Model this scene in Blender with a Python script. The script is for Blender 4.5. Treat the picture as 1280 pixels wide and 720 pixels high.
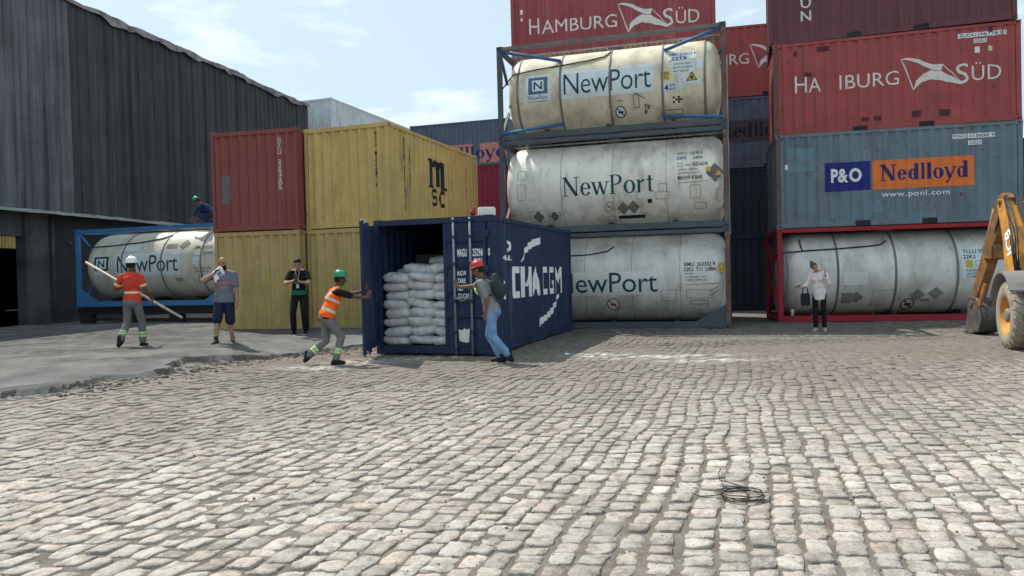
import bpy, bmesh, math, random
import numpy as np
from mathutils import Vector, Matrix, noise as mnoise

S = bpy.context.scene
for o in list(bpy.data.objects): bpy.data.objects.remove(o)
R = math.radians

# ------------------------------------------------------------------ camera
FPX = 924.0; ROLL = R(1.43); PITCH = -math.atan(16/FPX)
cd = bpy.data.cameras.new('camera'); cam = bpy.data.objects.new('camera', cd)
S.collection.objects.link(cam); S.camera = cam
cd.sensor_width = 36; cd.lens = FPX/1280*36; cd.clip_start = .05; cd.clip_end = 2000
cam.matrix_world = Matrix.Translation((0, 0, 1.5)) @ Matrix.Rotation(math.pi/2+PITCH, 4, 'X') @ Matrix.Rotation(-ROLL, 4, 'Z')

# ------------------------------------------------------------------ world, sun, exposure
SUN = Vector((-.43, .45, 1)).normalized()            # towards the sun
elev = math.asin(SUN.z); az = math.atan2(SUN.x, SUN.y)
W = bpy.data.worlds.new('World'); S.world = W; W.use_nodes = True
nt = W.node_tree; nt.nodes.clear()
def wn(t, **k):
    n = nt.nodes.new(t)
    for a, b in k.items(): setattr(n, a, b)
    return n
sky = wn('ShaderNodeTexSky', sky_type='NISHITA', sun_disc=False, sun_elevation=elev, sun_rotation=az)
sky.air_density = 1.0; sky.dust_density = 2.6; sky.ozone_density = 1.2
tc = wn('ShaderNodeTexCoord'); mp = wn('ShaderNodeMapping'); mp.inputs['Scale'].default_value = (1.0, 1.0, 3.4)
nz = wn('ShaderNodeTexNoise'); nz.inputs['Scale'].default_value = 4.2; nz.inputs['Detail'].default_value = 8; nz.inputs['Roughness'].default_value = .62
nz.inputs['Distortion'].default_value = .35
rp = wn('ShaderNodeValToRGB'); rp.color_ramp.elements[0].position = .53; rp.color_ramp.elements[1].position = .76
mp.inputs['Location'].default_value = (1.35, .2, .62)
mx = wn('ShaderNodeMixRGB'); mx.inputs[2].default_value = (7.6, 7.9, 8.0, 1)
hz = wn('ShaderNodeMixRGB'); hz.inputs[0].default_value = .72; hz.inputs[2].default_value = (4.5, 5.75, 6.3, 1)
bg = wn('ShaderNodeBackground'); bg.inputs[1].default_value = .11
wo = wn('ShaderNodeOutputWorld')
L = nt.links.new
L(tc.outputs['Generated'], mp.inputs[0]); L(mp.outputs[0], nz.inputs[0]); L(nz.outputs[0], rp.inputs[0])
L(sky.outputs[0], hz.inputs[1]); L(hz.outputs[0], mx.inputs[1]); L(rp.outputs[0], mx.inputs[0]); L(mx.outputs[0], bg.inputs[0]); L(bg.outputs[0], wo.inputs[0])
sd = bpy.data.lights.new('sun', 'SUN'); so = bpy.data.objects.new('sun', sd); S.collection.objects.link(so)
sd.energy = 3.5; sd.angle = R(.55); sd.color = (1, .945, .86)
so.rotation_euler = SUN.to_track_quat('Z', 'Y').to_euler(); so.location = (0, 0, 40)
vs = S.view_settings; vs.view_transform = 'Standard'; vs.look = 'None'; vs.gamma = 1; vs.exposure = .52; vs.use_curve_mapping = False
S.cycles.max_bounces = 8; S.cycles.diffuse_bounces = 5

rng = random.Random(7); nr = np.random.RandomState(3)

# ------------------------------------------------------------------ materials
def mat(name, col, rough=.8, var=.15, vscale=3., dirt=0., dcol=(.12, .1, .08), dscale=2.5, streak=1., dthr=.5,
        rust=0., rcol=(.13, .05, .03), rscale=6., bump=.1, bscale=30., metal=0., spec=.3, seed=0., coord='Object', soft=.14):
    m = bpy.data.materials.new(name); m.use_nodes = True; t = m.node_tree; N = t.nodes; K = t.links.new
    b = N['Principled BSDF']; b.inputs['Roughness'].default_value = rough; b.inputs['Metallic'].default_value = metal
    b.inputs['Specular IOR Level'].default_value = spec
    tc = N.new('ShaderNodeTexCoord'); mp = N.new('ShaderNodeMapping'); K(tc.outputs[coord], mp.inputs[0])
    mp.inputs['Location'].default_value = (seed*3.1, seed*1.7, seed*2.3)
    def nz(scale, det=5, zs=1., rg=.6):
        q = N.new('ShaderNodeMapping'); K(mp.outputs[0], q.inputs[0]); q.inputs['Scale'].default_value = (1, 1, zs)
        n = N.new('ShaderNodeTexNoise'); n.inputs['Scale'].default_value = scale; n.inputs['Detail'].default_value = det; n.inputs['Roughness'].default_value = rg
        K(q.outputs[0], n.inputs[0]); return n.outputs[0]
    def ramp(s, a, c):
        r = N.new('ShaderNodeMapRange'); r.inputs[1].default_value = a; r.inputs[2].default_value = c; r.clamp = True; K(s, r.inputs[0]); return r.outputs[0]
    def mix(f, a, c):
        x = N.new('ShaderNodeMixRGB')
        if f is not None: K(f, x.inputs[0])
        for i, v in ((1, a), (2, c)):
            if isinstance(v, tuple): x.inputs[i].default_value = (*v[:3], 1)
            else: K(v, x.inputs[i])
        return x.outputs[0]
    c = col
    if var: c = mix(ramp(nz(vscale, 6), .3, .7), tuple(min(1, v*(1+var)) for v in col), tuple(v*(1-var) for v in col))
    if dirt:
        f = ramp(nz(dscale, 7, streak, .65), dthr, dthr+soft)
        q = N.new('ShaderNodeMath'); q.operation = 'MULTIPLY'; q.inputs[1].default_value = dirt; K(f, q.inputs[0])
        c = mix(q.outputs[0], c, dcol)
    if rust:
        f = ramp(nz(rscale, 8, .7, .7), .66-rust*.12, .70-rust*.12)
        c = mix(f, c, rcol)
    if isinstance(c, tuple): b.inputs['Base Color'].default_value = (*c[:3], 1)
    else: K(c, b.inputs['Base Color'])
    if bump:
        bp = N.new('ShaderNodeBump'); bp.inputs['Strength'].default_value = bump; bp.inputs['Distance'].default_value = .02
        K(nz(bscale, 5), bp.inputs['Height']); K(bp.outputs[0], b.inputs['Normal'])
    m['b'] = 1
    return m

M = {}
def CM(key, col, **k):
    d = dict(rough=.62, var=.13, vscale=1.6, dirt=.5, dscale=2.2, streak=.18, dthr=.52, rust=.35, bump=.12, bscale=14, spec=.35, seed=len(M)*1.3)
    d.update(k); M[key] = mat(key, col, **d)
CM('ct_red', (.38, .075, .072), dcol=(.27, .085, .085), rust=.3)
CM('ct_red_faded', (.32, .065, .075), dcol=(.40, .16, .16), rust=.3)
CM('ct_red_left', (.27, .07, .062), dcol=(.21, .075, .065), rust=.15)
CM('ct_maroon', (.15, .05, .062), dcol=(.09, .03, .035), rust=.2)
CM('ct_grey_blue', (.155, .215, .255), dcol=(.08, .11, .13), rust=.3, dirt=.45)
CM('ct_yellow', (.60, .42, .15), dcol=(.48, .34, .13), rust=.12, dirt=.35)
CM('ct_yellow_dull', (.49, .355, .14), dcol=(.28, .22, .10), rust=.2, dirt=.55)
CM('ct_navy', (.013, .029, .078), dcol=(.03, .042, .085), rust=.1, dirt=.6)
CM('ct_white', (.62, .66, .68), dcol=(.38, .36, .33), rust=.15)
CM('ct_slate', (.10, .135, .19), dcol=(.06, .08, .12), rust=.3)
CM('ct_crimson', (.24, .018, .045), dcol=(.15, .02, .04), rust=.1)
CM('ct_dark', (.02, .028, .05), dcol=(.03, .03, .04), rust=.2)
CM('rust_frame', (.13, .085, .075), dcol=(.22, .15, .12), rust=.8, dirt=.7, streak=.5)
CM('fr_slate', (.075, .092, .11), dcol=(.16, .14, .12), rust=.4, dirt=.5, streak=.6)
CM('fr_blue', (.05, .17, .36), dcol=(.10, .13, .18), rust=.25, dirt=.4)
CM('fr_blue_bright', (.06, .21, .46), dcol=(.05, .10, .18), rust=.2, dirt=.4)
CM('fr_red', (.34, .018, .032), dcol=(.17, .02, .04), rust=.2, dirt=.5)
CM('fr_brown', (.20, .18, .165), dcol=(.12, .10, .09), rust=.3)
CM('tank_cream', (.76, .68, .50), dcol=(.40, .34, .25), dirt=.85, dscale=1.7, streak=.5, dthr=.44, rust=.2, rcol=(.30, .18, .09), soft=.25, spec=.45, rough=.5)
CM('tank_cream_pale', (.66, .64, .54), dcol=(.33, .31, .26), dirt=.6, dscale=1.9, streak=.35, dthr=.5, rust=.08, soft=.2, spec=.45, rough=.5)
CM('tank_white', (.86, .81, .72), dcol=(.38, .34, .28), dirt=.8, dscale=1.5, streak=.35, dthr=.48, rust=.1, rcol=(.30, .22, .14), soft=.2, spec=.5, rough=.45)
CM('tank_silver', (.74, .71, .66), dcol=(.36, .33, .29), dirt=.7, dscale=1.4, streak=.3, dthr=.47, rust=.1, rcol=(.30, .24, .17), soft=.22, spec=.5, rough=.42)
CM('band', (.22, .21, .20), dcol=(.1, .09, .08), rust=.3)
M['black_metal'] = mat('black_metal', (.025, .024, .024), rough=.6, var=.3)
M['casting'] = mat('casting', (.07, .06, .06), rough=.8, dirt=.6, dcol=(.16, .12, .10), rust=.5)
M['letter_white'] = mat('letter_white', (.72, .70, .66), var=.1, dirt=.5, dcol=(.42, .3, .28), dscale=5, dthr=.55, bump=.03)
M['letter_white2'] = mat('letter_white2', (.80, .81, .82), var=.06, dirt=.5, dcol=(.35, .4, .5), dscale=5, dthr=.6, bump=.03)
M['letter_green'] = mat('letter_green', (.012, .075, .09), var=.2, bump=.03)
M['letter_black'] = mat('letter_black', (.02, .022, .03), var=.3, bump=.03)
M['letter_navy'] = mat('letter_navy', (.03, .035, .16), var=.2, bump=.03)
M['letter_faint'] = mat('letter_faint', (.26, .25, .23), var=.3, bump=.03)
M['label_white'] = mat('label_white', (.70, .76, .78), var=.06, dirt=.35, dcol=(.5, .48, .4), dscale=3, dthr=.5, bump=.03)
M['label_cream'] = mat('label_cream', (.74, .74, .71), var=.08, bump=.03)
M['label_blue'] = mat('label_blue', (.10, .16, .25), var=.1, bump=.03)
M['label_yellow'] = mat('label_yellow', (.62, .44, .08), var=.1, bump=.03)
M['label_orange'] = mat('label_orange', (.78, .20, .05), var=.1, dirt=.4, dcol=(.3, .16, .1), dscale=5, dthr=.6, bump=.03)
M['label_pink'] = mat('label_pink', (.58, .25, .20), var=.1, dirt=.4, dcol=(.3, .2, .2), dscale=4, dthr=.55, bump=.03)
M['label_navy'] = mat('label_navy', (.022, .035, .20), var=.1, dirt=.4, dcol=(.1, .12, .2), dscale=5, dthr=.6, bump=.03)
M['patch_dark'] = mat('patch_dark', (.10, .035, .04), var=.1)
M['patch_dim'] = mat('patch_dim', (.085, .065, .075), var=.1)
M['patch_grey'] = mat('patch_grey', (.18, .15, .15), var=.2)
M['patch_blue'] = mat('patch_blue', (.16, .25, .30), var=.1, dirt=.3, dscale=3)
M['sticker_red'] = mat('sticker_red', (.30, .03, .05), var=.1, bump=.02)
M['steel'] = mat('steel', (.24, .25, .27), rough=.6, metal=.0, var=.2, rust=.3)
M['galv'] = mat('galv', (.34, .33, .31), rough=.6, var=.3, dirt=.5, streak=.2, rust=.4)
M['chrome'] = mat('chrome', (.75, .76, .78), rough=.18, metal=1, var=.05, bump=0)
M['sack'] = mat('sack', (.64, .645, .65), rough=.65, var=.15, vscale=6, dirt=.6, dcol=(.36, .35, .33), dscale=5, dthr=.50, bump=1., bscale=13)
M['sack_tan'] = mat('sack_tan', (.50, .40, .28), rough=.8, var=.1, bump=.3)
M['plywood'] = mat('plywood', (.12, .065, .04), var=.2, dirt=.4, streak=.3)
M['inside'] = mat('inside', (.05, .06, .085), var=.2, dirt=.5)
def tex(key, col, **k):
    d = dict(rough=.9, var=.16, vscale=9, bump=1. if key.startswith('cloth') else .35, bscale=15 if key.startswith('cloth') else 55, spec=.15); d.update(k); M[key] = mat(key, col, **d)
tex('skin_brown', (.20, .105, .065), rough=.55, bump=.05); tex('skin_tan', (.40, .23, .155), rough=.55, bump=.05); tex('skin_dark', (.13, .07, .048), rough=.55, bump=.05)
tex('skin_fair', (.48, .29, .21), rough=.55, bump=.05)
tex('hair_black', (.018, .014, .012), rough=.6); tex('hair_blond', (.11, .08, .055), rough=.6); tex('lips', (.27, .09, .07), rough=.5, bump=0)
tex('eye_dark', (.02, .015, .012), rough=.2, bump=0)
tex('cloth_orange_red', (.62, .065, .04)); tex('cloth_grey', (.17, .17, .165)); tex('cloth_blue_grey', (.17, .18, .23)); tex('cloth_coral', (.55, .18, .13))
tex('cloth_navy', (.018, .026, .05)); tex('cloth_black', (.016, .016, .019)); tex('cloth_green', (.02, .17, .09)); tex('cloth_vest', (1.0, .14, .02))
tex('cloth_denim', (.17, .30, .50), var=.3, vscale=6); tex('cloth_tee_grey', (.26, .255, .25)); tex('cloth_shirt_white', (.82, .74, .72)); tex('cloth_navy_blue', (.03, .045, .10))
tex('boot_black', (.02, .018, .017), rough=.6); tex('boot_olive', (.045, .042, .03), rough=.7); tex('shoe_light', (.45, .36, .35)); tex('towel_white', (.85, .85, .86))
tex('reflect_lime', (.55, .85, .22), rough=.5); tex('reflect_silver', (.62, .62, .56), rough=.4); tex('reflect_yellow', (.75, .70, .38), rough=.5); tex('bag_black', (.02, .025, .035), rough=.5)
tex('pack_green', (.035, .055, .05)); tex('sole_white', (.6, .6, .6))
for k, c in (('hat_white', (.85, .85, .83)), ('hat_green', (.015, .27, .13)), ('hat_red', (.52, .035, .035))):
    M[k] = mat(k, c, rough=.35, var=.05, bump=0, spec=.5)
M['phone_black'] = mat('phone_black', (.01, .01, .012), rough=.25, bump=0)
M['pole_wood'] = mat('pole_wood', (.55, .47, .37), rough=.6, var=.15, vscale=12)
M['machine_yellow'] = mat('machine_yellow', (.62, .27, .035), rough=.55, var=.15, dirt=.75, dcol=(.30, .19, .10), dscale=4.5, dthr=.47, rust=.2)
M['machine_worn'] = mat('machine_worn', (.34, .16, .045), rough=.6, var=.2, dirt=.8, dcol=(.14, .09, .06), dscale=5, dthr=.42, rust=.6)
M['machine_grey'] = mat('machine_grey', (.20, .20, .20), rough=.6, var=.2, dirt=.5, dcol=(.33, .29, .24))
M['tyre'] = mat('tyre', (.10, .09, .078), rough=.95, var=.25, dirt=.9, dcol=(.36, .32, .26), dscale=4, dthr=.30, bump=.3)
M['bucket'] = mat('bucket', (.075, .073, .07), rough=.6, var=.25, dirt=.6, dcol=(.22, .19, .16), rust=.3)
M['glass_dark'] = mat('glass_dark', (.03, .035, .04), rough=.08, var=0, bump=0, spec=.8)
def streaks(m, col, scale=6., zs=.05, a=.52, b=.66, amt=.5):
    t = m.node_tree; N = t.nodes; K = t.links.new; bs = N['Principled BSDF']; src = bs.inputs['Base Color'].links[0].from_socket
    tc = N.new('ShaderNodeTexCoord'); mp = N.new('ShaderNodeMapping'); mp.inputs['Scale'].default_value = (1, 1, zs); mp.inputs['Location'].default_value = (3.3, 1.2, .4); K(tc.outputs['Object'], mp.inputs[0])
    n = N.new('ShaderNodeTexNoise'); n.inputs['Scale'].default_value = scale; n.inputs['Detail'].default_value = 6; n.inputs['Roughness'].default_value = .7; K(mp.outputs[0], n.inputs[0])
    r = N.new('ShaderNodeMapRange'); r.inputs[1].default_value = a; r.inputs[2].default_value = b; r.inputs[4].default_value = amt; K(n.outputs[0], r.inputs[0])
    x = N.new('ShaderNodeMixRGB'); K(r.outputs[0], x.inputs[0]); K(src, x.inputs[1]); x.inputs[2].default_value = (*col, 1); K(x.outputs[0], bs.inputs['Base Color'])
for k_ in list(M):
    if k_.startswith('ct_') and k_ != 'ct_dark': streaks(M[k_], (.15, .09, .07) if k_ not in ('ct_navy', 'ct_white') else (.10, .11, .16), 7., .07, .55, .72, .55)
    if k_.startswith('tank_'): streaks(M[k_], (.20, .16, .11), 5., .12, .56, .74, .55)
M['concrete_dark'] = mat('concrete_dark', (.085, .09, .095), var=.25, vscale=1.2, dirt=.6, dcol=(.03, .033, .036), dscale=1.1, bump=.3)
M['wall_black'] = mat('wall_black', (.035, .04, .047), var=.25, vscale=1.2, dirt=.6, dcol=(.018, .02, .024), dscale=1.1)
M['clad_dark'] = mat('clad_dark', (.055, .060, .066), rough=.7, var=.28, vscale=.7, dirt=.7, dcol=(.028, .033, .040), dscale=1.3, streak=.06, dthr=.47, rust=0, bump=.15, bscale=5)
M['clad_light'] = mat('clad_light', (.135, .142, .155), rough=.7, var=.25, vscale=.9, dirt=.75, dcol=(.06, .065, .075), dscale=1.6, streak=.06, dthr=.5, bump=.15, bscale=5)
streaks(M['clad_dark'], (.16, .17, .18), 5., .012, .58, .70, .5); streaks(M['clad_dark'], (.012, .016, .02), 3.1, .02, .50, .62, .6); streaks(M['clad_light'], (.30, .30, .30), 6., .012, .56, .68, .6); streaks(M['clad_light'], (.03, .034, .04), 7., .02, .52, .62, .7)
M['flashing'] = mat('flashing', (.30, .28, .28), rough=.8, var=.2, dirt=.8, dcol=(.10, .085, .085), dscale=1.4, dthr=.45)
M['roof_sheet'] = mat('roof_sheet', (.16, .16, .16), var=.2)
M['timber_dark'] = mat('timber_dark', (.03, .028, .027), var=.4)
M['wire'] = mat('wire', (.035, .03, .028), rough=.6)
M['cup'] = mat('cup', (.75, .74, .70), var=.03, bump=0)
M['paper'] = mat('paper', (.75, .75, .72), var=.05)

# ------------------------------------------------------------------ mesh helpers
class G:
    def __init__(s): s.v = []; s.f = []; s.m = []; s.sm = []
    def add(s, v, f, smooth=False, mi=0):
        b = len(s.v); s.v += [tuple(p) for p in v]; s.f += [tuple(b+i for i in q) for q in f]; s.m += [mi]*len(f); s.sm += [smooth]*len(f); return s
    def box(s, x0, x1, y0, y1, z0, z1, bev=0., T=None, mi=0):
        if bev > 0:
            bm = bmesh.new(); bmesh.ops.create_cube(bm, size=1)
            for v in bm.verts: v.co = Vector(((x0+x1)/2+v.co.x*(x1-x0), (y0+y1)/2+v.co.y*(y1-y0), (z0+z1)/2+v.co.z*(z1-z0)))
            bmesh.ops.bevel(bm, geom=bm.edges[:], offset=bev, segments=2, affect='EDGES'); bm.verts.index_update()
            vs_ = [v.co.copy() for v in bm.verts]; fs = [[v.index for v in f.verts] for f in bm.faces]; bm.free()
        else:
            vs_ = [Vector(p) for p in ((x0,y0,z0),(x1,y0,z0),(x1,y1,z0),(x0,y1,z0),(x0,y0,z1),(x1,y0,z1),(x1,y1,z1),(x0,y1,z1))]
            fs = [(0,3,2,1),(4,5,6,7),(0,1,5,4),(1,2,6,5),(2,3,7,6),(3,0,4,7)]
        if T is not None: vs_ = [T @ v for v in vs_]
        return s.add(vs_, fs, False, mi)
    def bar(s, a, b, w, h, up=(0,0,1), mi=0, bev=0.):
        a = Vector(a); b = Vector(b); d = (b-a); l = d.length; x = d.normalized(); u = Vector(up)
        if abs(x.dot(u)) > .98: u = Vector((0,1,0))
        y = u.cross(x).normalized(); z = x.cross(y)
        T = Matrix.Translation(a) @ Matrix((x, y, z)).transposed().to_4x4()
        return s.box(0, l, -w/2, w/2, -h/2, h/2, bev, T, mi)
    def tube(s, pts, r, n=8, cap=True, mi=0, flat=1., closed=False):
        pts = [Vector(p) for p in pts]; k = len(pts); rr = r if isinstance(r, (list, tuple)) else [r]*k
        vs_ = []; up = None
        for i, p in enumerate(pts):
            d = (pts[(i+1) % k if closed else min(i+1, k-1)]-pts[(i-1) if (closed or i) else 0]).normalized()
            if up is None: up = d.orthogonal().normalized()
            up = (up-d*up.dot(d)).normalized(); w = d.cross(up)
            for j in range(n):
                t = 2*math.pi*j/n; vs_.append(p+up*math.cos(t)*rr[i]+w*math.sin(t)*rr[i]*flat)
        fs = []
        for i in range(k if closed else k-1):
            for j in range(n): a = i*n+j; b = i*n+(j+1) % n; i2 = (i+1) % k; fs.append((a, b, i2*n+(j+1) % n, i2*n+j))
        s.add(vs_, fs, True, mi)
        if cap and not closed: b = len(s.v)-len(vs_); s.f += [tuple(b+j for j in reversed(range(n))), tuple(b+(k-1)*n+j for j in range(n))]; s.m += [mi]*2; s.sm += [False]*2
        return s
    def lathe(s, prof, axis='Z', n=32, T=None, mi=0, smooth=True):   # prof: (r, h)
        vs_ = []
        for r, h in prof:
            for j in range(n):
                t = 2*math.pi*j/n; a, b = r*math.cos(t), r*math.sin(t)
                v = Vector((a, b, h)) if axis == 'Z' else (Vector((h, a, b)) if axis == 'X' else Vector((b, h, a)))
                vs_.append(T @ v if T is not None else v)
        fs = [(i*n+j, i*n+(j+1) % n, (i+1)*n+(j+1) % n, (i+1)*n+j) for i in range(len(prof)-1) for j in range(n)]
        return s.add(vs_, fs, smooth, mi)
    def ell(s, c, r, T=None, n=12, mi=0):
        prof = [(math.sin(math.pi*i/n), -math.cos(math.pi*i/n)) for i in range(n+1)]
        prof[0] = (1e-4, -1); prof[-1] = (1e-4, 1)
        A = Matrix.Translation(c) @ (T.to_4x4() if T is not None else Matrix()) @ Matrix.Diagonal((*r, 1))
        return s.lathe(prof, 'Z', 2*n, A, mi)
    def cap(s, a, b, ra, rb, n=12):       # tapered capsule
        a = Vector(a); b = Vector(b); d = b-a; l = d.length
        q = d.to_track_quat('Z', 'Y').to_matrix().to_4x4(); T = Matrix.Translation(a) @ q
        pr = [(max(1e-4, ra*math.cos(t)), ra*math.sin(t)) for t in np.linspace(-math.pi/2, 0, 5)] + [(max(1e-4, rb*math.cos(t)), l+rb*math.sin(t)) for t in np.linspace(0, math.pi/2, 5)]
        return s.lathe(pr, 'Z', n, T)
    def mesh(s, name):
        me = bpy.data.meshes.new(name); me.from_pydata(s.v, [], s.f); me.update()
        me.polygons.foreach_set('use_smooth', s.sm); me.polygons.foreach_set('material_index', s.m); return me
    def build(s, name, m, parent=None):
        me = s.mesh(name); ms = m if isinstance(m, (list, tuple)) else [m]
        for x in ms: me.materials.append(M[x] if isinstance(x, str) else x)
        return link(name, me, parent)
def link(name, data, parent=None):
    o = bpy.data.objects.new(name, data); S.collection.objects.link(o)
    if parent is not None: o.parent = parent
    return o
def thing(name, label, cat, loc=(0,0,0), rz=0., group=None):
    o = link(name, None); o.empty_display_size = .3; o.location = loc; o.rotation_euler = (0, 0, rz)
    return tag(o, label, cat, group)
def tag(o, label, cat, group=None):
    o['label'] = label; o['category'] = cat
    if group: o['group'] = group
    return o
def struct(o): o['kind'] = 'structure'; return o
def copy_tree(o, parent=None):
    c = o.copy(); S.collection.objects.link(c)
    if parent is not None: c.parent = parent
    for ch in o.children: copy_tree(ch, c)
    return c

# value noise on numpy arrays
_tab = nr.rand(256, 256)
def vn(x, y, sc, oct=4, ox=0.):
    x = np.asarray(x, float)*sc+ox+100; y = np.asarray(y, float)*sc+ox*.7+100; r = 0; a = 1; tot = 0
    for k in range(oct):
        xi = np.floor(x).astype(int); yi = np.floor(y).astype(int); fx = x-xi; fy = y-yi; fx = fx*fx*(3-2*fx); fy = fy*fy*(3-2*fy)
        g = lambda i, j: _tab[(xi+i) % 256, (yi+j) % 256]
        r = r+a*((g(0,0)*(1-fx)+g(1,0)*fx)*(1-fy)+(g(0,1)*(1-fx)+g(1,1)*fx)*fy); tot += a; a *= .5; x = x*2.03+17; y = y*2.03+31
    return r/tot
def sst(x, a, b): t = np.clip((np.asarray(x, float)-a)/(b-a), 0, 1); return t*t*(3-2*t)

# ------------------------------------------------------------------ text on surfaces
def text_mesh(s, bold=0., spacing=1., align='LEFT', line=1.):
    c = bpy.data.curves.new('t', 'FONT'); c.body = s; c.offset = bold; c.resolution_u = 3; c.fill_mode = 'FRONT'; c.space_character = spacing; c.align_x = align; c.space_line = line
    o = bpy.data.objects.new('t', c); S.collection.objects.link(o); bpy.context.view_layer.update()
    dg = bpy.context.evaluated_depsgraph_get(); me = bpy.data.meshes.new_from_object(o.evaluated_get(dg))
    v = [(p.co.x, p.co.y) for p in me.vertices]; f = [tuple(p.vertices) for p in me.polygons]
    bpy.data.objects.remove(o); bpy.data.curves.remove(c); bpy.data.meshes.remove(me); return v, f
def fitbox(v, u0, v0, u1, v1, slant=0.):
    a = np.array(v); mn = a.min(0); mx_ = a.max(0); a = (a-mn)/(mx_-mn)
    return [(u0+p[0]*(u1-u0)+p[1]*slant, v0+p[1]*(v1-v0)) for p in a]
class Decal:      # flat uv shapes, later wrapped on to a surface
    def __init__(s): s.v = []; s.f = []; s.m = []; s.d = []; s.id = []; s.cur = None; s.n = 0
    def hold(s):
        s.n += 1; s.cur = s.n
    def free(s): s.cur = None
    def poly(s, pts, mi=0, d=0.):
        s.n += 1; s.id.append(s.cur or s.n); b = len(s.v); s.v += pts; s.f.append(tuple(range(b, b+len(pts)))); s.m.append(mi); s.d += [d]*len(pts); return s
    def rect(s, u0, v0, u1, v1, mi=0, d=0., sk=0.): return s.poly([(u0,v0),(u1,v0),(u1+sk,v1),(u0+sk,v1)], mi, d)
    def frame(s, u0, v0, u1, v1, w, mi=0, d=0.):
        k = s.cur; k or s.hold()
        s.rect(u0, v0, u1, v0+w, mi, d); s.rect(u0, v1-w, u1, v1, mi, d); s.rect(u0, v0+w, u0+w, v1-w, mi, d); s.rect(u1-w, v0+w, u1, v1-w, mi, d); s.cur = k; return s
    def text(s, t, u0, v0, u1, v1, bold=0., mi=0, d=0., spacing=1., slant=0., align='LEFT', line=1.):
        v, f = text_mesh(t, bold, spacing, align, line); v = fitbox(v, u0, v0, u1, v1, slant); b = len(s.v); s.v += v; s.d += [d]*len(v)
        s.n += 1; s.id += [s.cur or s.n]*len(f); s.f += [tuple(b+i for i in q) for q in f]; s.m += [mi]*len(f); return s
    def ring(s, cu, cv, r, w, mi=0, d=0., n=28, a0=0, a1=2*math.pi, sx=1.):
        k = s.cur; k or s.hold()
        for i in range(n):
            a = a0+(a1-a0)*i/n; b = a0+(a1-a0)*(i+1)/n
            s.poly([(cu+sx*(r-w)*math.cos(a), cv+(r-w)*math.sin(a)), (cu+sx*r*math.cos(a), cv+r*math.sin(a)), (cu+sx*r*math.cos(b), cv+r*math.sin(b)), (cu+sx*(r-w)*math.cos(b), cv+(r-w)*math.sin(b))], mi, d)
        s.cur = k; return s
    def line(s, p, q, w0, w1=None, mi=0, d=0.):
        w1 = w0 if w1 is None else w1; dx, dy = q[0]-p[0], q[1]-p[1]; l = math.hypot(dx, dy); nx, ny = -dy/l/2, dx/l/2
        return s.poly([(p[0]+nx*w0, p[1]+ny*w0), (p[0]-nx*w0, p[1]-ny*w0), (q[0]-nx*w1, q[1]-ny*w1), (q[0]+nx*w1, q[1]+ny*w1)], mi, d)
    def band(s, top, bot, mi=0, d=0.):
        k = s.cur; k or s.hold()
        for i in range(len(top)-1): s.poly([top[i], bot[i], bot[i+1], top[i+1]], mi, d)
        s.cur = k; return s
    def wrap(s, name, mats, parent, fn, ucuts=(), vcuts=()):
        bb = {}
        for f, i in zip(s.f, s.id):
            us = [s.v[j][0] for j in f]; vv = [s.v[j][1] for j in f]; q = bb.get(i)
            n_ = [min(us), min(vv), max(us), max(vv)]; bb[i] = n_ if q is None else [min(q[0], n_[0]), min(q[1], n_[1]), max(q[2], n_[2]), max(q[3], n_[3])]
        ids = list(bb); par = {i: i for i in ids}
        def find(i):
            while par[i] != i: i = par[i]
            return i
        e = .012
        for a in range(len(ids)):
            for b in range(a):
                p_, q = bb[ids[a]], bb[ids[b]]
                if p_[0] < q[2]+e and q[0] < p_[2]+e and p_[1] < q[3]+e and q[1] < p_[3]+e: par[find(ids[a])] = find(ids[b])
        res = None
        for root in sorted({find(i) for i in ids}):
            sub = [k for k, i in enumerate(s.id) if find(i) == root]
            o = s._wrap(sub, name, mats, parent, fn, ucuts, vcuts); res = res or o
        return res
    def _wrap(s, sub, name, mats, parent, fn, ucuts, vcuts):
        bm = bmesh.new(); vm = {}
        for k_ in sub:
            for i in s.f[k_]:
                if i not in vm: vm[i] = bm.verts.new((s.v[i][0], s.v[i][1], s.d[i]))
            try: q = bm.faces.new([vm[i] for i in s.f[k_]]); q.material_index = s.m[k_]
            except ValueError: pass
        us = [s.v[i][0] for i in vm]; vv = [s.v[i][1] for i in vm]
        for c in ucuts:
            if min(us) < c < max(us): bmesh.ops.bisect_plane(bm, geom=bm.verts[:]+bm.edges[:]+bm.faces[:], plane_co=(c,0,0), plane_no=(1,0,0))
        for c in vcuts:
            if min(vv) < c < max(vv): bmesh.ops.bisect_plane(bm, geom=bm.verts[:]+bm.edges[:]+bm.faces[:], plane_co=(0,c,0), plane_no=(0,1,0))
        for v in bm.verts: v.co = Vector(fn(v.co.x, v.co.y, v.co.z))
        bmesh.ops.recalc_face_normals(bm, faces=bm.faces[:])
        me = bpy.data.meshes.new(name); bm.to_mesh(me); bm.free()
        for m_ in (mats if isinstance(mats, (list, tuple)) else [mats]): me.materials.append(M[m_])
        return link(name, me, parent)
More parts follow.
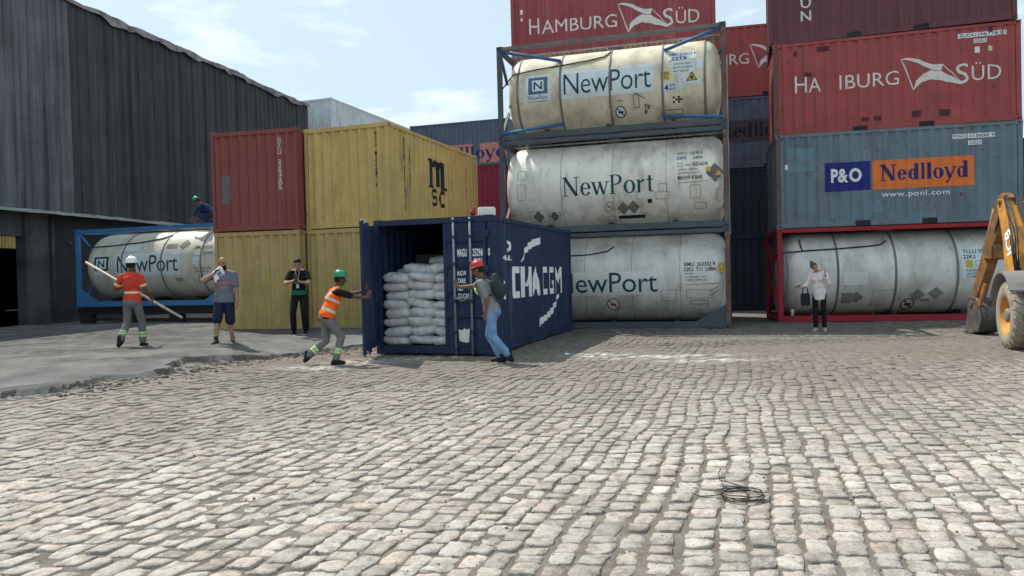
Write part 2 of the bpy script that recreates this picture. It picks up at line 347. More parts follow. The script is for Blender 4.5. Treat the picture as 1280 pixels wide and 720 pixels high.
def serif(dc, word, u0, v0, u1, h, wt=.13, mi=0, d=0., slab=.03):     # serif lettering drawn stroke by stroke
    W_ = dict(N=.86, e=.56, w=.84, P=.66, o=.60, r=.46, t=.40, d=.64, l=.32, y=.62)
    tot = sum(W_[c] for c in word); k = (u1-u0)/(tot*h)
    x = 0; n = 0; th = wt*.42; dc.hold()
    def P(a, b): return (u0+(x+a)*h*k, v0+b*h)
    def ln(a, b, w, w2=None):
        nonlocal n; n += 1; dc.line(P(*a), P(*b), w*h, None if w2 is None else w2*h, mi, d+(n % 6)*.0004)
    def sf(a, b, w=.15): ln((a-w/2-.04, b), (a+w/2+.04, b), slab*1.3)
    def rg(cx, cy, rx, ry, a0=0, a1=2*math.pi):
        nonlocal n; n += 1; N_ = 24
        for i in range(N_):
            q = []
            for a in (a0+(a1-a0)*i/N_, a0+(a1-a0)*(i+1)/N_):
                w = th+(wt-th)*abs(math.cos(a)); q.append((a, w))
            pts = [P(cx+(rx)*math.cos(q[0][0]), cy+ry*math.sin(q[0][0])), P(cx+rx*math.cos(q[1][0]), cy+ry*math.sin(q[1][0])),
                   P(cx+(rx-q[1][1])*math.cos(q[1][0]), cy+(ry-q[1][1]*.8)*math.sin(q[1][0])), P(cx+(rx-q[0][1])*math.cos(q[0][0]), cy+(ry-q[0][1]*.8)*math.sin(q[0][0]))]
            dc.poly(pts, mi, d+(n % 6)*.0004)
    for c in word:
        if c == 'N': ln((.14,0),(.14,1),th); ln((.70,0),(.70,1),th); ln((.12,1),(.70,0),wt*1.25); sf(.14,.015,.2); sf(.12,.985,.2); sf(.70,.985,.2)
        elif c == 'e': rg(.28,.33,.25,.35,.0,math.pi*1.82); ln((.06,.36),(.52,.36),th)
        elif c == 'w': ln((.08,.66),(.26,0),wt); ln((.26,0),(.42,.6),th); ln((.40,.66),(.58,0),wt); ln((.58,0),(.76,.64),th); sf(.08,.65); sf(.40,.65,.1); sf(.76,.65)
        elif c == 'P': ln((.16,0),(.16,1),wt); rg(.34,.74,.27,.27,-math.pi/2,math.pi/2); ln((.16,.985),(.36,.985),th); ln((.16,.49),(.36,.49),th); sf(.16,.015,.2); sf(.12,.985,.1)
        elif c == 'o': rg(.30,.33,.27,.35)
        elif c == 'r': ln((.14,0),(.14,.66),wt); ln((.18,.50),(.38,.64),th, wt*.9); sf(.14,.015); sf(.10,.64,.06)
        elif c == 't': ln((.18,.06),(.18,.86),wt); ln((.04,.64),(.34,.64),th); ln((.18,.04),(.34,.05),th)
        elif c == 'd': rg(.28,.33,.25,.35); ln((.47,0),(.47,1.0),wt); sf(.42,.985,.08); sf(.50,.015,.08)
        elif c == 'l': ln((.16,0),(.16,1.0),wt); sf(.12,.985,.08); sf(.16,.015)
        elif c == 'y': ln((.10,.66),(.32,0),wt); ln((.54,.66),(.22,-.26),th); sf(.10,.65); sf(.54,.65); ln((.22,-.26),(.08,-.24),wt*.8)
        x += W_[c]
    dc.free()

# ------------------------------------------------------------------ ground
def gz(x, y):
    x = np.asarray(x, float); y = np.asarray(y, float)
    st = sst(y, 11, 13.5); a = .21*(sst(-x, 4.3, 5.7)*st+sst(-x, 2.6, 7.2)*(1-st))*sst(y, 4, 12)
    b = .21*sst(-x, 1.8, 3.2)*sst(y, 15.2, 17.0)
    return np.maximum(a, b)+.02*(vn(x, y, .35, 2)-.5)*sst(-np.abs(y-8), -8, -5)
def gz1(x, y): return float(gz(x, y))
def axis(lo, hi, st, far): 
    a = list(np.arange(lo, hi+1e-6, st)); s_ = st; p = hi
    while p < far: s_ *= 1.35; p += s_; a.append(p)
    s_ = st; p = lo; pre = []
    while p > -far: s_ *= 1.35; p -= s_; pre.append(p)
    return np.array(pre[::-1]+a)
xs = axis(-11, 13, .07, 420); ys = axis(2.2, 21, .07, 420)
X, Y = np.meshgrid(xs, ys); inn = (X > -11) & (X < 13) & (Y > 2) & (Y < 21)
def silt(x, y):      # height of the earth above the stones' feet
    w = vn(x, y, .55, 3, 5)*.62+vn(x, y, 2.2, 3, 9)*.38
    far = sst(y, 9.5, 16.5)
    return -.0045+.012*sst(w, .53, .74)*(.25+.75*far)+.007*(vn(x, y, 5, 3, 3)-.3)+.020*far*sst(w, .40, .62)+.006*sst(np.asarray(x, float)*.5+np.asarray(y, float)*.35, 6.3, 8.5)
Z = gz(X, Y)+np.where(inn, silt(X, Y)+.004*(vn(X, Y, 14, 2)-.5), -.01)
def grid_mesh(name, X, Y, Z):
    n0, n1 = X.shape; V = np.stack([X.ravel(), Y.ravel(), Z.ravel()], 1)
    i = np.arange(n0*n1).reshape(n0, n1); F_ = np.stack([i[:-1,:-1], i[:-1,1:], i[1:,1:], i[1:,:-1]], -1).reshape(-1, 4)
    me = bpy.data.meshes.new(name); me.from_pydata(V.tolist(), [], F_.tolist()); me.update(); me.polygons.foreach_set('use_smooth', [True]*len(F_)); return me
def stain_shade_nodes(m, base_sock_owner='Principled BSDF', stain_shade_spots=(), amt=.8, col=(.62, .60, .56)):  # elliptical patches mixed into the colour: pale and damp stains, painted ground shade
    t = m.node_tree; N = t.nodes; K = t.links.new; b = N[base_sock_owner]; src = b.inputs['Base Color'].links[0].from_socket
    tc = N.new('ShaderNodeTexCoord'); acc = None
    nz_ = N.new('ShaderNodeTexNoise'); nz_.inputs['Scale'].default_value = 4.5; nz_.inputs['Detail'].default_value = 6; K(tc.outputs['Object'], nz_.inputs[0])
    for (x, y, rx, ry) in stain_shade_spots:
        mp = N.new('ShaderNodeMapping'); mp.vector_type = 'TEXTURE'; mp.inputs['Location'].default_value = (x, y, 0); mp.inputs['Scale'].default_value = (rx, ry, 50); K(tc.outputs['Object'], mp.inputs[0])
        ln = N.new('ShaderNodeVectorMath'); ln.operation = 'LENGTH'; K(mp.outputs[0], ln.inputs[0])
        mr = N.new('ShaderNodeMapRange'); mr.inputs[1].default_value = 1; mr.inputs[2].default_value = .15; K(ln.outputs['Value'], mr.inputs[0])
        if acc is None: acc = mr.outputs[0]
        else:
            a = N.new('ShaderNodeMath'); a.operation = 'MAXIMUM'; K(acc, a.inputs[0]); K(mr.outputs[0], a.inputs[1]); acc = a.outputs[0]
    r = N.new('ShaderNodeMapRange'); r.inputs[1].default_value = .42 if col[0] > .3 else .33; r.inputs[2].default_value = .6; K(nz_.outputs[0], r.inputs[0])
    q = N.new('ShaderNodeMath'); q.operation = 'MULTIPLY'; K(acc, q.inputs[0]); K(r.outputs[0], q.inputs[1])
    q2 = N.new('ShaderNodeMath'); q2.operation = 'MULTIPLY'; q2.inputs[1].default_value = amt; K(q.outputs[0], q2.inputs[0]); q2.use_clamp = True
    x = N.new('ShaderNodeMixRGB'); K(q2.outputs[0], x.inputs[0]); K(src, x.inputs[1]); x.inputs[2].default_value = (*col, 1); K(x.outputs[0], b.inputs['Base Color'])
M['earth'] = mat('earth', (.195, .172, .15), rough=.95, var=.28, vscale=9, dirt=.6, dcol=(.12, .10, .085), dscale=3.2, dthr=.50, rust=.5, rcol=(.38, .35, .31), rscale=46, bump=1., bscale=60, spec=.1)
powder = [(-3.35, 12.5, .9, .5), (-2.6, 13.2, 1.0, .5), (2.6, 12.9, 1.7, .45), (1.5, 13.4, .8, .5), (-1.8, 13.6, 1.4, .35), (3.2, 12.2, 1.4, .35)]
stain_shade_nodes(M['earth'], stain_shade_spots=powder, amt=1.)
stain_shade_nodes(M['earth'], stain_shade_spots=[(3.5, 18.3, 7, 2.6), (10.5, 17.5, 6, 2.6), (-.5, 17.5, 4, 2.5), (5, 15.0, 6, 1.0), (7.5, 21, 9, 4)], amt=.9, col=(.085, .08, .074))  # shadow strips before the stacks deepened in the earth colour
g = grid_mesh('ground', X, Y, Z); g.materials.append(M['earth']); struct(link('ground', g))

# cobblestones: every stone is modelled, one mesh
def cobbles():
    c = np.array([math.sin(R(18)), math.cos(R(18))])
    def row(s):        # centre line of a row bends slightly
        n = 24; q = np.linspace(0, s, n); ph = R(7)+R(1.05)*q; return np.array([np.trapezoid(np.cos(ph), q) if hasattr(np, 'trapezoid') else np.trapz(np.cos(ph), q), -(np.trapezoid(np.sin(ph), q) if hasattr(np, 'trapezoid') else np.trapz(np.sin(ph), q))])
    V = []; F_ = []; C = []; b = 0; K_ = 12
    base = [(math.cos(t), math.sin(t)) for t in np.linspace(0, 2*math.pi, K_, endpoint=False)+math.pi/K_]
    sq = []
    for a, d in base:
        m_ = (abs(a)**7+abs(d)**7)**(-1/7); sq.append((a*m_, d*m_))
    sq = np.array(sq); s = -17.
    while s < 15:
        w = .160+rng.uniform(-.02, .02); R0 = row(s+w/2); ph = R(7)+R(1.05)*s; e = np.array([math.cos(ph), -math.sin(ph)]); t = -10+rng.random()*.2
        while t < 24:
            l = rng.choice((.11, .13, .15, .165, .18, .21, .23))+rng.uniform(-.015, .015)
            cen = R0+c*(t+l/2)+np.array([0, 6.])+e*.014*math.sin(t*1.3+s*.7)
            t += l
            x, y = cen; x += .20*(float(vn(x, y, .7, 2, 21))-.5)+.05*(float(vn(x, y, 2.6, 2, 22))-.5); y += .22*(float(vn(x, y, .6, 2, 23))-.5)
            if y < 2.3 or y > 19.6 or abs(x) > .78*y+1.2 or x > 13: continue
            if x < -11 or (x < -5.9 and y > 10.2) or (y > 15.5 and x < -2.2): continue
            if silt(x, y) > .020 and rng.random() < .6: continue
            jit = nr.uniform(-.012, .012, (K_, 2)); rot = rng.uniform(-.07, .07); cr, sr = math.cos(rot), math.sin(rot)
            hw, hl = w/2-.006-rng.uniform(0, .008), l/2-.005-rng.uniform(0, .007)
            h = .009+rng.uniform(-.010, .006); tx, ty = rng.gauss(0, .035), rng.gauss(0, .035); z0 = gz1(x, y); gx_ = (gz1(x+.1, y)-gz1(x-.1, y))/.2; gy_ = (gz1(x, y+.1)-gz1(x, y-.1))/.2; tx += gx_*e[0]+gy_*e[1]; ty += gx_*c[0]+gy_*c[1]
            tone = rng.gauss(.5, .2); hue = rng.random()
            for ring_, sc, dz in ((0, 1., -.04), (1, .99, -.0060), (2, .945, -.0008), (3, .5, .0002)):
                q = sq*sc; u = q[:, 0]*hw+jit[:, 0]*(sc > .6); v_ = q[:, 1]*hl+jit[:, 1]*(sc > .6)
                u2 = u*cr-v_*sr; v2 = u*sr+v_*cr
                pz = z0+h+dz+u2*tx+v2*ty+nr.uniform(-.0026, .0026, K_)*(ring_ > 0)
                px = x+e[0]*u2+c[0]*v2; py = y+e[1]*u2+c[1]*v2
                V += list(zip(px.tolist(), py.tolist(), pz.tolist()))
            V.append((x, y, z0+h+.003)); C += [(tone, hue, 0, 1)]*(4*K_+1)
            for k in range(3):
                for j in range(K_): F_.append((b+k*K_+j, b+k*K_+(j+1) % K_, b+(k+1)*K_+(j+1) % K_, b+(k+1)*K_+j))
            for j in range(K_): F_.append((b+3*K_+j, b+3*K_+(j+1) % K_, b+4*K_))
            b += 4*K_+1
        s += w
    me = bpy.data.meshes.new('cobblestone_paving'); me.from_pydata(V, [], F_); me.update(); me.polygons.foreach_set('use_smooth', [True]*len(F_))
    ca = me.color_attributes.new('tone', 'FLOAT_COLOR', 'POINT'); ca.data.foreach_set('color', np.array(C, np.float32).ravel())
    return me
mc = mat('cobblestone', (.52, .478, .44), rough=.88, var=.16, vscale=22, dirt=.7, dcol=(.27, .24, .21), dscale=9, dthr=.49, soft=.1, rust=.45, rcol=(.15, .125, .10), rscale=42, bump=.9, bscale=48, spec=.15)
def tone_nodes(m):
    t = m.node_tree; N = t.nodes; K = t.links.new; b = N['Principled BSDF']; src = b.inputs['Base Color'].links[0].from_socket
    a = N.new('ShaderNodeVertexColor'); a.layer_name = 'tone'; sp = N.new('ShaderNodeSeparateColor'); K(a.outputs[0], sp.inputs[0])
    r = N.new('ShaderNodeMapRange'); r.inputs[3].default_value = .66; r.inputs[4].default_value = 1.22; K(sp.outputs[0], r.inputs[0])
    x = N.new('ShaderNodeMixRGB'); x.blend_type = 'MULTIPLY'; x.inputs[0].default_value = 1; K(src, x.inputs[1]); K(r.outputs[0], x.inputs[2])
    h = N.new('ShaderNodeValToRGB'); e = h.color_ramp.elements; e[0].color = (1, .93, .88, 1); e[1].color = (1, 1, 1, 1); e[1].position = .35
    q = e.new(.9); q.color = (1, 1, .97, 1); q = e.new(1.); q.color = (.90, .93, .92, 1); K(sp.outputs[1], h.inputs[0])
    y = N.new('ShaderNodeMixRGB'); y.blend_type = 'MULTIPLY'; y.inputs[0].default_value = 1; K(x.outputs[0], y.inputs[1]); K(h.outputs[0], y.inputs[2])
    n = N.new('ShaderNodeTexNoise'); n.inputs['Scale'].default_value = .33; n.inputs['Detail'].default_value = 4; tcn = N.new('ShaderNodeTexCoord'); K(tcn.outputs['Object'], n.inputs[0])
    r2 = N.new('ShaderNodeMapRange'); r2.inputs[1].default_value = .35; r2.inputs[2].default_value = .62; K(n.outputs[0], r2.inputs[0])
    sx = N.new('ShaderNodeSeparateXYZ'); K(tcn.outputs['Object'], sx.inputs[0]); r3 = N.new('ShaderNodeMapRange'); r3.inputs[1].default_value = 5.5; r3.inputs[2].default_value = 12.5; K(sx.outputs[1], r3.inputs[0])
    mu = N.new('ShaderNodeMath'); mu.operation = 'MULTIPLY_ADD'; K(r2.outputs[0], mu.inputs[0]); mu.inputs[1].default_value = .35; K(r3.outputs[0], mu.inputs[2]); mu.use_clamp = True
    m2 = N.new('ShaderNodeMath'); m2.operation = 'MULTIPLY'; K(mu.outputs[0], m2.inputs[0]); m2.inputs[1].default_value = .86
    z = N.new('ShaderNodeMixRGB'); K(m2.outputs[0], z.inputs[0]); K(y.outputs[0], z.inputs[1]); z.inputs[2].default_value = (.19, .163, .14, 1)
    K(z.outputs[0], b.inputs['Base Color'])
tone_nodes(mc); stain_shade_nodes(mc, stain_shade_spots=[(3.5, 18.3, 7, 2.6), (10.5, 17.5, 6, 2.6), (-.5, 17.5, 4, 2.5), (5, 15.0, 6, 1.0), (7.5, 21, 9, 4)], amt=.85, col=(.10, .092, .082)); stain_shade_nodes(mc, stain_shade_spots=powder, amt=1.)  # stack shade darkened into the stones as well; powder is a pale stain
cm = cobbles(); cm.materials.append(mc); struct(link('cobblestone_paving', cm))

# broken asphalt sheet lying over the stones on the left
ax = np.arange(-16, -2.0, .045); ay = np.arange(6.5, 24, .045); AX, AY = np.meshgrid(ax, ay)
ey = [6.4, 7.6, 9.08, 9.54, 11.2, 12.4, 14.1, 15.2, 15.9, 17, 24]; ex_ = [-12, -9.2, -6.34, -5.95, -5.40, -5.25, -4.72, -4.0, -2.9, -2.4, -2.2]
edge = np.interp(AY, ey, ex_)+.32*(vn(AX, AY, 1.1, 4, 2)-.5)*2*.6+.42*(vn(AX, AY, 3.2, 4, 4)-.5)
din = edge-AX
thick = .052+.060*sst(AX, -7.5, -5.8)*(1-sst(AY, 14.5, 16))*vn(AX, AY, 1.4, 3, 12)*1.2
AZ = gz(AX, AY)+.008+thick*sst(din+.10*(vn(AX, AY, 7, 2, 14)-.5), -.02, .02)-.10*sst(-din-.25, -.0, .06)+.020*sst(-din, -.02, .1)*(vn(AX, AY, 6, 3, 15)-.45)*2.+.012*(vn(AX, AY, 1.5, 3)-.5)+.006*(vn(AX, AY, 9, 3)-.5)
crk = np.abs(vn(AX, AY, .8, 3, 8)-.5); AZ += .010*(vn(AX, AY, 4, 4, 31)-.5); AZ -= .03*(1-sst(crk, .0, .010))*sst(vn(AX, AY, .4, 2, 1), .45, .6)
am = grid_mesh('asphalt_surface', AX, AY, AZ)
M['asphalt'] = mat('asphalt', (.165, .163, .158), rough=.95, var=.4, vscale=.9, dirt=.75, dcol=(.085, .085, .084), dscale=1.5, dthr=.50, rust=.4, rcol=(.33, .32, .30), rscale=38, bump=.8, bscale=70, spec=.1)
M['asphalt_broken_shade'] = mat('asphalt_broken_shade', (.06, .058, .055), rough=1, var=.4, vscale=20, bump=1, bscale=40)  # broken edge; its dark colour also paints the shade of the unlit face
stain_shade_nodes(M['asphalt'], stain_shade_spots=[(-3.6, 13.6, 1.2, .6)], amt=.8)
stain_shade_nodes(M['asphalt'], stain_shade_spots=[(-11, 18.5, 9, 4.5), (-6, 18.5, 6, 2.2), (-9, 14, 3, .8), (-6.5, 12.3, 1.6, .6)], amt=.9, col=(.06, .06, .06)); am.materials.append(M['asphalt']); am.materials.append(M['asphalt_broken_shade']); _n = np.empty(len(am.polygons)*3, np.float32); am.polygons.foreach_get('normal', _n); _c = np.empty(len(am.polygons)*3, np.float32); am.polygons.foreach_get('center', _c); _c = _c.reshape(-1, 3); _e = np.interp(_c[:, 1], ey, ex_)  # damp patches, plus shade painted into the back of the apron
am.polygons.foreach_set('material_index', ((_n.reshape(-1, 3)[:, 2] < .80) & (vn(_c[:, 0], _c[:, 1], 2.3, 3, 41) > .40) & (np.abs(_c[:, 0]-_e) < 1.) & (_c[:, 1] < 16)).astype(np.int32)); struct(link('asphalt_surface', am))
# rubble along the broken edge: nobody could count it
rb = G()
for i in range(520):
    y = rng.uniform(9.2, 15.6); x = float(np.interp(y, ey, ex_))+abs(rng.gauss(0, .28))+.0
    r = rng.uniform(.01, .04); T = Matrix.Rotation(rng.random()*6, 3, 'Z') @ Matrix.Rotation(rng.random(), 3, 'X')
    rb.ell((x, y, gz1(x, y)+.012), (r, r*rng.uniform(.6, 1.4), r*.5), T, 3)
for i in range(420):
    y = rng.uniform(3.2, 18); x = rng.uniform(-.7, .75)*y; r = rng.uniform(.004, .012)
    if x < -5.5: continue
    rb.ell((x, y, gz1(x, y)+.012), (r, r, r*.8), None, 3)
rb.sm = [False]*len(rb.f)
o = rb.build('gravel', 'earth'); o['kind'] = 'stuff'

# ------------------------------------------------------------------ containers
CL, CW, CH = 6.058, 2.438, 2.591
PIT = .278; CD = .036
def prof(u, pit=PIT, dep=CD):
    q = (u % pit)/pit
    if q < .26: return 0.
    if q < .50: return (q-.26)/.24*dep
    if q < .76: return dep
    return (1-(q-.76)/.24)*dep
def cuts(a, b, pit=PIT):
    r = []; k = math.floor(a/pit)
    while k*pit < b:
        r += [k*pit+pit*t for t in (0, .26, .5, .76)]; k += 1
    return [c for c in r if a < c < b]
def corr(gm, a, b, z0, z1, fn, pit=PIT, dep=CD, nz_=1, dent=0., seed=0):
    us = [a]+cuts(a, b, pit)+[b]; v = []; zz = np.linspace(z0, z1, nz_+1)
    for u in us:
        for z in zz:
            d = prof(u, pit, dep)
            if dent: d += dent*max(0., float(vn(u*1.3+seed, z*1.1, 1., 3, seed))-.55)*min(1, (u-a)*2, (b-u)*2, (z-z0)*3, (z1-z)*3)
            v.append(fn(u, d, z))
    n = nz_+1; f = [(i*n+k, (i+1)*n+k, (i+1)*n+k+1, i*n+k+1) for i in range(len(us)-1) for k in range(nz_)]
    gm.add(v, f, False)
def container(label, m, origin, yaw, group=None, cat='shipping container', frame_m=None, H=CH, Lc=CL, doors=False, seed=0, end_front=False, detail=True, pockets=True, left_post=None):
    """origin: front left bottom corner as the camera sees it; long side to the front, or (end_front) the end wall"""
    a = -R(yaw)
    t = thing('shipping_container', label, cat, (origin[0], origin[1], origin[2]), a+(math.pi/2 if end_front else 0), group)
    # local frame: x along length, front long side at y=0 facing -y, body towards +y. With end_front the left end faces the camera
    if end_front:       # local x points away from camera; local -y is to the right: shift so that origin is the left front corner
        c0 = Matrix.Rotation(a+math.pi/2, 4, 'Z') @ Vector((0, -CW, 0)); t.location = Vector(origin)+c0 - (Matrix.Rotation(a+math.pi/2, 4, 'Z') @ Vector((0, 0, 0)))
        t.location = Vector(origin)-(Matrix.Rotation(a+math.pi/2, 3, 'Z') @ Vector((0, CW, 0)))
    fm = frame_m or m; e = .012; P = .13
    for (y0, y1, fn) in ((0, 0, lambda u, d, z: (u, .018+d, z)), (0, 0, lambda u, d, z: (u, CW-.018-d, z))):
        q = G(); corr(q, P, Lc-P, .16, H-.085, fn, nz_=7, dent=.10, seed=seed+(7 if q is None else 0)); q.build('side_panel', m, t)
    for k, xx in enumerate((0, Lc)):
        if doors and k == 0: continue
        q = G(); sg = 1 if k == 0 else -1
        corr(q, .11, CW-.11, .16, H-.11, (lambda u, d, z, xx=xx, sg=sg: (xx+sg*(.02+d), u, z)), pit=.26, dep=.045, nz_=7, dent=.04, seed=seed+3); q.build('end_panel', m, t)
    q = G(); us = np.arange(.1, Lc-.1, .105); v = []
    for i, u in enumerate(us):
        for y in (.06, CW-.06): v.append((u, y, H-.045+(.018 if i % 2 else 0)))
    q.add(v, [(2*i, 2*i+2, 2*i+3, 2*i+1) for i in range(len(us)-1)]); q.build('roof', m, t)
    G().box(.05, Lc-.05, .03, CW-.03, .14, .155).build('floor', 'inside', t)
    for x0 in (0, Lc-P):
        for y0 in (0, CW-.1): G().box(x0+.004, x0+P-.004, y0+.004, y0+.096, .118, H-.118, .008).build('corner_post', left_post if (left_post and x0 == 0) else fm, t)
    for y0 in (.008, CW-.068):
        G().box(P, Lc-P, y0, y0+.06, H-.095, H-.012, .006).build('top_rail', fm, t)
        q = G(); pk = ((Lc*.335, Lc*.395), (Lc*.605, Lc*.665)) if pockets else ()
        xx = [P]+[b for p_ in pk for b in p_]+[Lc-P]
        for i in range(0, len(xx), 2): q.box(xx[i], xx[i+1], y0, y0+.06, .015, .165, .006)
        q.build('bottom_rail', fm, t)
        for p_ in pk: G().box(p_[0], p_[1], y0+.03, y0+.25, .016, .15).build('forklift_pocket', 'black_metal', t)
    for k, x0 in enumerate((.008, Lc-.078)):
        G().box(x0, x0+.07, .1, CW-.1, H-.12, H-.012, .006).build('end_rail', fm, t)
        G().box(x0, x0+.07, .1, CW-.1, .015, .165, .006).build('end_rail', fm, t)
    for x0 in (-.002, Lc-.176):
        for y0 in (-.002, CW-.16):
            for z0 in (0, H-.118):
                q = G(); q.box(x0, x0+.178, y0, y0+.162, z0, z0+.118, .008)
                yy = y0-.001 if y0 < 1 else y0+.163
                q.box(x0+.055, x0+.12, yy-.0015, yy+.0015, z0+.035, z0+.085, 0, None, 1)
                q.build('corner_casting', [fm, 'black_metal'], t)
    return t
def on_side(u, v, d): return (u, .018+prof(u)-.004-d, v)
def on_end(u, v, d): return (.02+prof(u, .26, .045)-.004-d, u, v)     # local end wall at x=0; u along local y (mirrored for the viewer)
UC = cuts(0, CL); 
def side_decal(dc, name, mats, parent): return dc.wrap(name, mats, parent, on_side, UC)
def end_decal(dc, name, mats, parent):   # given with u from the viewer's left
    return dc.wrap(name, mats, parent, lambda u, v, d: on_end(CW-u, v, d), [CW-c for c in cuts(0, CW, .26)])

# right stack -------------------------------------------------------
R2o = (7.38, 20.5, CH); R3o = (7.48, 20.86, 2*CH); R4o = (7.42, 21.0, 3*CH)
def hs_lettering(t, full=True, du=0.):
    d = Decal()
    if full:
        d.text('H', .57, 1.19, .88, 1.66); d.text('AMBURG', .95, 1.19, 3.22, 1.58)
    else:
        d.text('H', .57, 1.19, .88, 1.66); d.text('A', .93, 1.19, 1.24, 1.58); d.text('I', 1.72, 1.19, 1.77, 1.58); d.text('BURG', 1.87, 1.19, 3.20, 1.57)
    d.text('S', 4.56, 1.08, 4.86, 1.60); d.text('ÜD', 4.93, 1.12, 5.60, 1.62 if 0 else 1.60)
    # flag
    TLp, BL, TR, BR = (3.26, 1.86), (3.55, 1.02), (4.26, 1.62), (4.72, 1.08)
    d.line(TLp, BL, .03, .03, 0, .001); d.line(TR, BR, .022, .022, 0, .001)
    d.band([(3.26,1.87),(3.48,1.88),(3.72,1.80),(3.95,1.66),(4.26,1.63)], [(3.26,1.845),(3.50,1.80),(3.72,1.68),(3.95,1.53),(4.20,1.46)])
    d.band([(3.60,1.24),(3.78,1.42),(3.98,1.50),(4.22,1.44),(4.45,1.30),(4.72,1.10)], [(3.55,1.01),(3.74,1.20),(3.98,1.26),(4.22,1.20),(4.46,1.12),(4.70,1.06)], 0, .0005)
    side_decal(d, 'lettering', ['letter_white'], t)
r4 = container('maroon container at the very top of the right stack, cut by the picture edge', 'ct_maroon', R4o, 18.0, 'stacked containers on the right', seed=1)
side_decal(Decal().text('N', .86, .60, 1.13, .88, .01).text('U', .86, .97, 1.13, 1.25, .01), 'lettering', ['letter_white'], r4)
r3 = container('red container in the right stack with white shipping line name missing its M', 'ct_red', R3o, 16.2, 'stacked containers on the right', frame_m='ct_red', seed=2, left_post='rust_frame')
hs_lettering(r3, False)
d = Decal(); d.rect(4.62, 2.26, 5.08, 2.38); d.rect(5.10, 2.26, 5.62, 2.38); d.rect(5.66, 2.26, 5.74, 2.38); d.rect(4.98, 2.10, 5.28, 2.21)
d.rect(5.0, 1.84, 5.12, 2.0); d.text('SUDU', 4.66, 2.28, 5.04, 2.36, .01, 1, .002); d.text('767761', 5.12, 2.28, 5.60, 2.36, .01, 1, .002); d.text('7', 5.68, 2.28, 5.72, 2.36, .01, 1, .002)
d.text('22G1', 5.0, 2.12, 5.26, 2.19, .01, 1, .002); d.rect(5.30, 1.86, 5.42, 2.0, 2); d.text('S', 5.32, 1.88, 5.40, 1.98, .02, 0, .002)
side_decal(d, 'number_plates', ['letter_white2', 'letter_black', 'label_yellow'], r3)
d = Decal()
for u, v, w, h in ((1.15, 2.28, .32, .14), (.82, 1.62, .2, .12), (2.25, .27, .2, .12), (2.55, .27, .2, .12), (3.5, .28, .22, .18), (4.15, .26, .25, .18), (.55, 2.2, .09, .16), (5.3, 2.34, .12, .16)): d.rect(u, v, u+w, v+h)
side_decal(d, 'repair_patch', ['patch_dark'], r3)
r2 = container('grey-blue container in the right stack with blue and orange name panels', 'ct_grey_blue', R2o, 13.2, 'stacked containers on the right', frame_m='ct_grey_blue', seed=3, left_post='rust_frame')
d = Decal(); d.rect(1.27, .97, 2.42, 1.75, 0, 0); d.rect(2.46, .97, 4.93, 1.75, 1, 0)
d.text('P&', 1.42, 1.20, 1.86, 1.58, .035, 2, .003); d.text('O', 1.88, 1.20, 2.20, 1.58, .035, 2, .003)
serif(d, 'Nedlloyd', 2.66, 1.20, 4.80, .42, .19, 3, .003, .05)
d.text('www.ponl.com', 2.68, .72, 4.34, .90, .012, 2, .003, 1.1)
side_decal(d, 'lettering', ['label_navy', 'label_orange', 'letter_white2', 'letter_navy'], r2)
d = Decal(); d.rect(4.42, 2.20, 4.74, 2.32); d.rect(4.77, 2.20, 5.42, 2.32); d.rect(4.78, 2.02, 5.10, 2.14); d.text('PONU', 4.45, 2.22, 4.71, 2.30, .01, 1, .002); d.text('213600 9', 4.80, 2.22, 5.40, 2.30, .01, 1, .002)
d.text('22G1', 4.82, 2.04, 5.06, 2.12, .01, 1, .002); d.rect(.24, 1.62, .32, 1.76); side_decal(d, 'number_plates', ['letter_white2', 'letter_black'], r2)
d = Decal(); d.rect(2.36, .38, 2.88, .70); d.rect(.30, 1.55, 1.02, 2.2); side_decal(d, 'repair_patch', ['patch_blue'], r2)

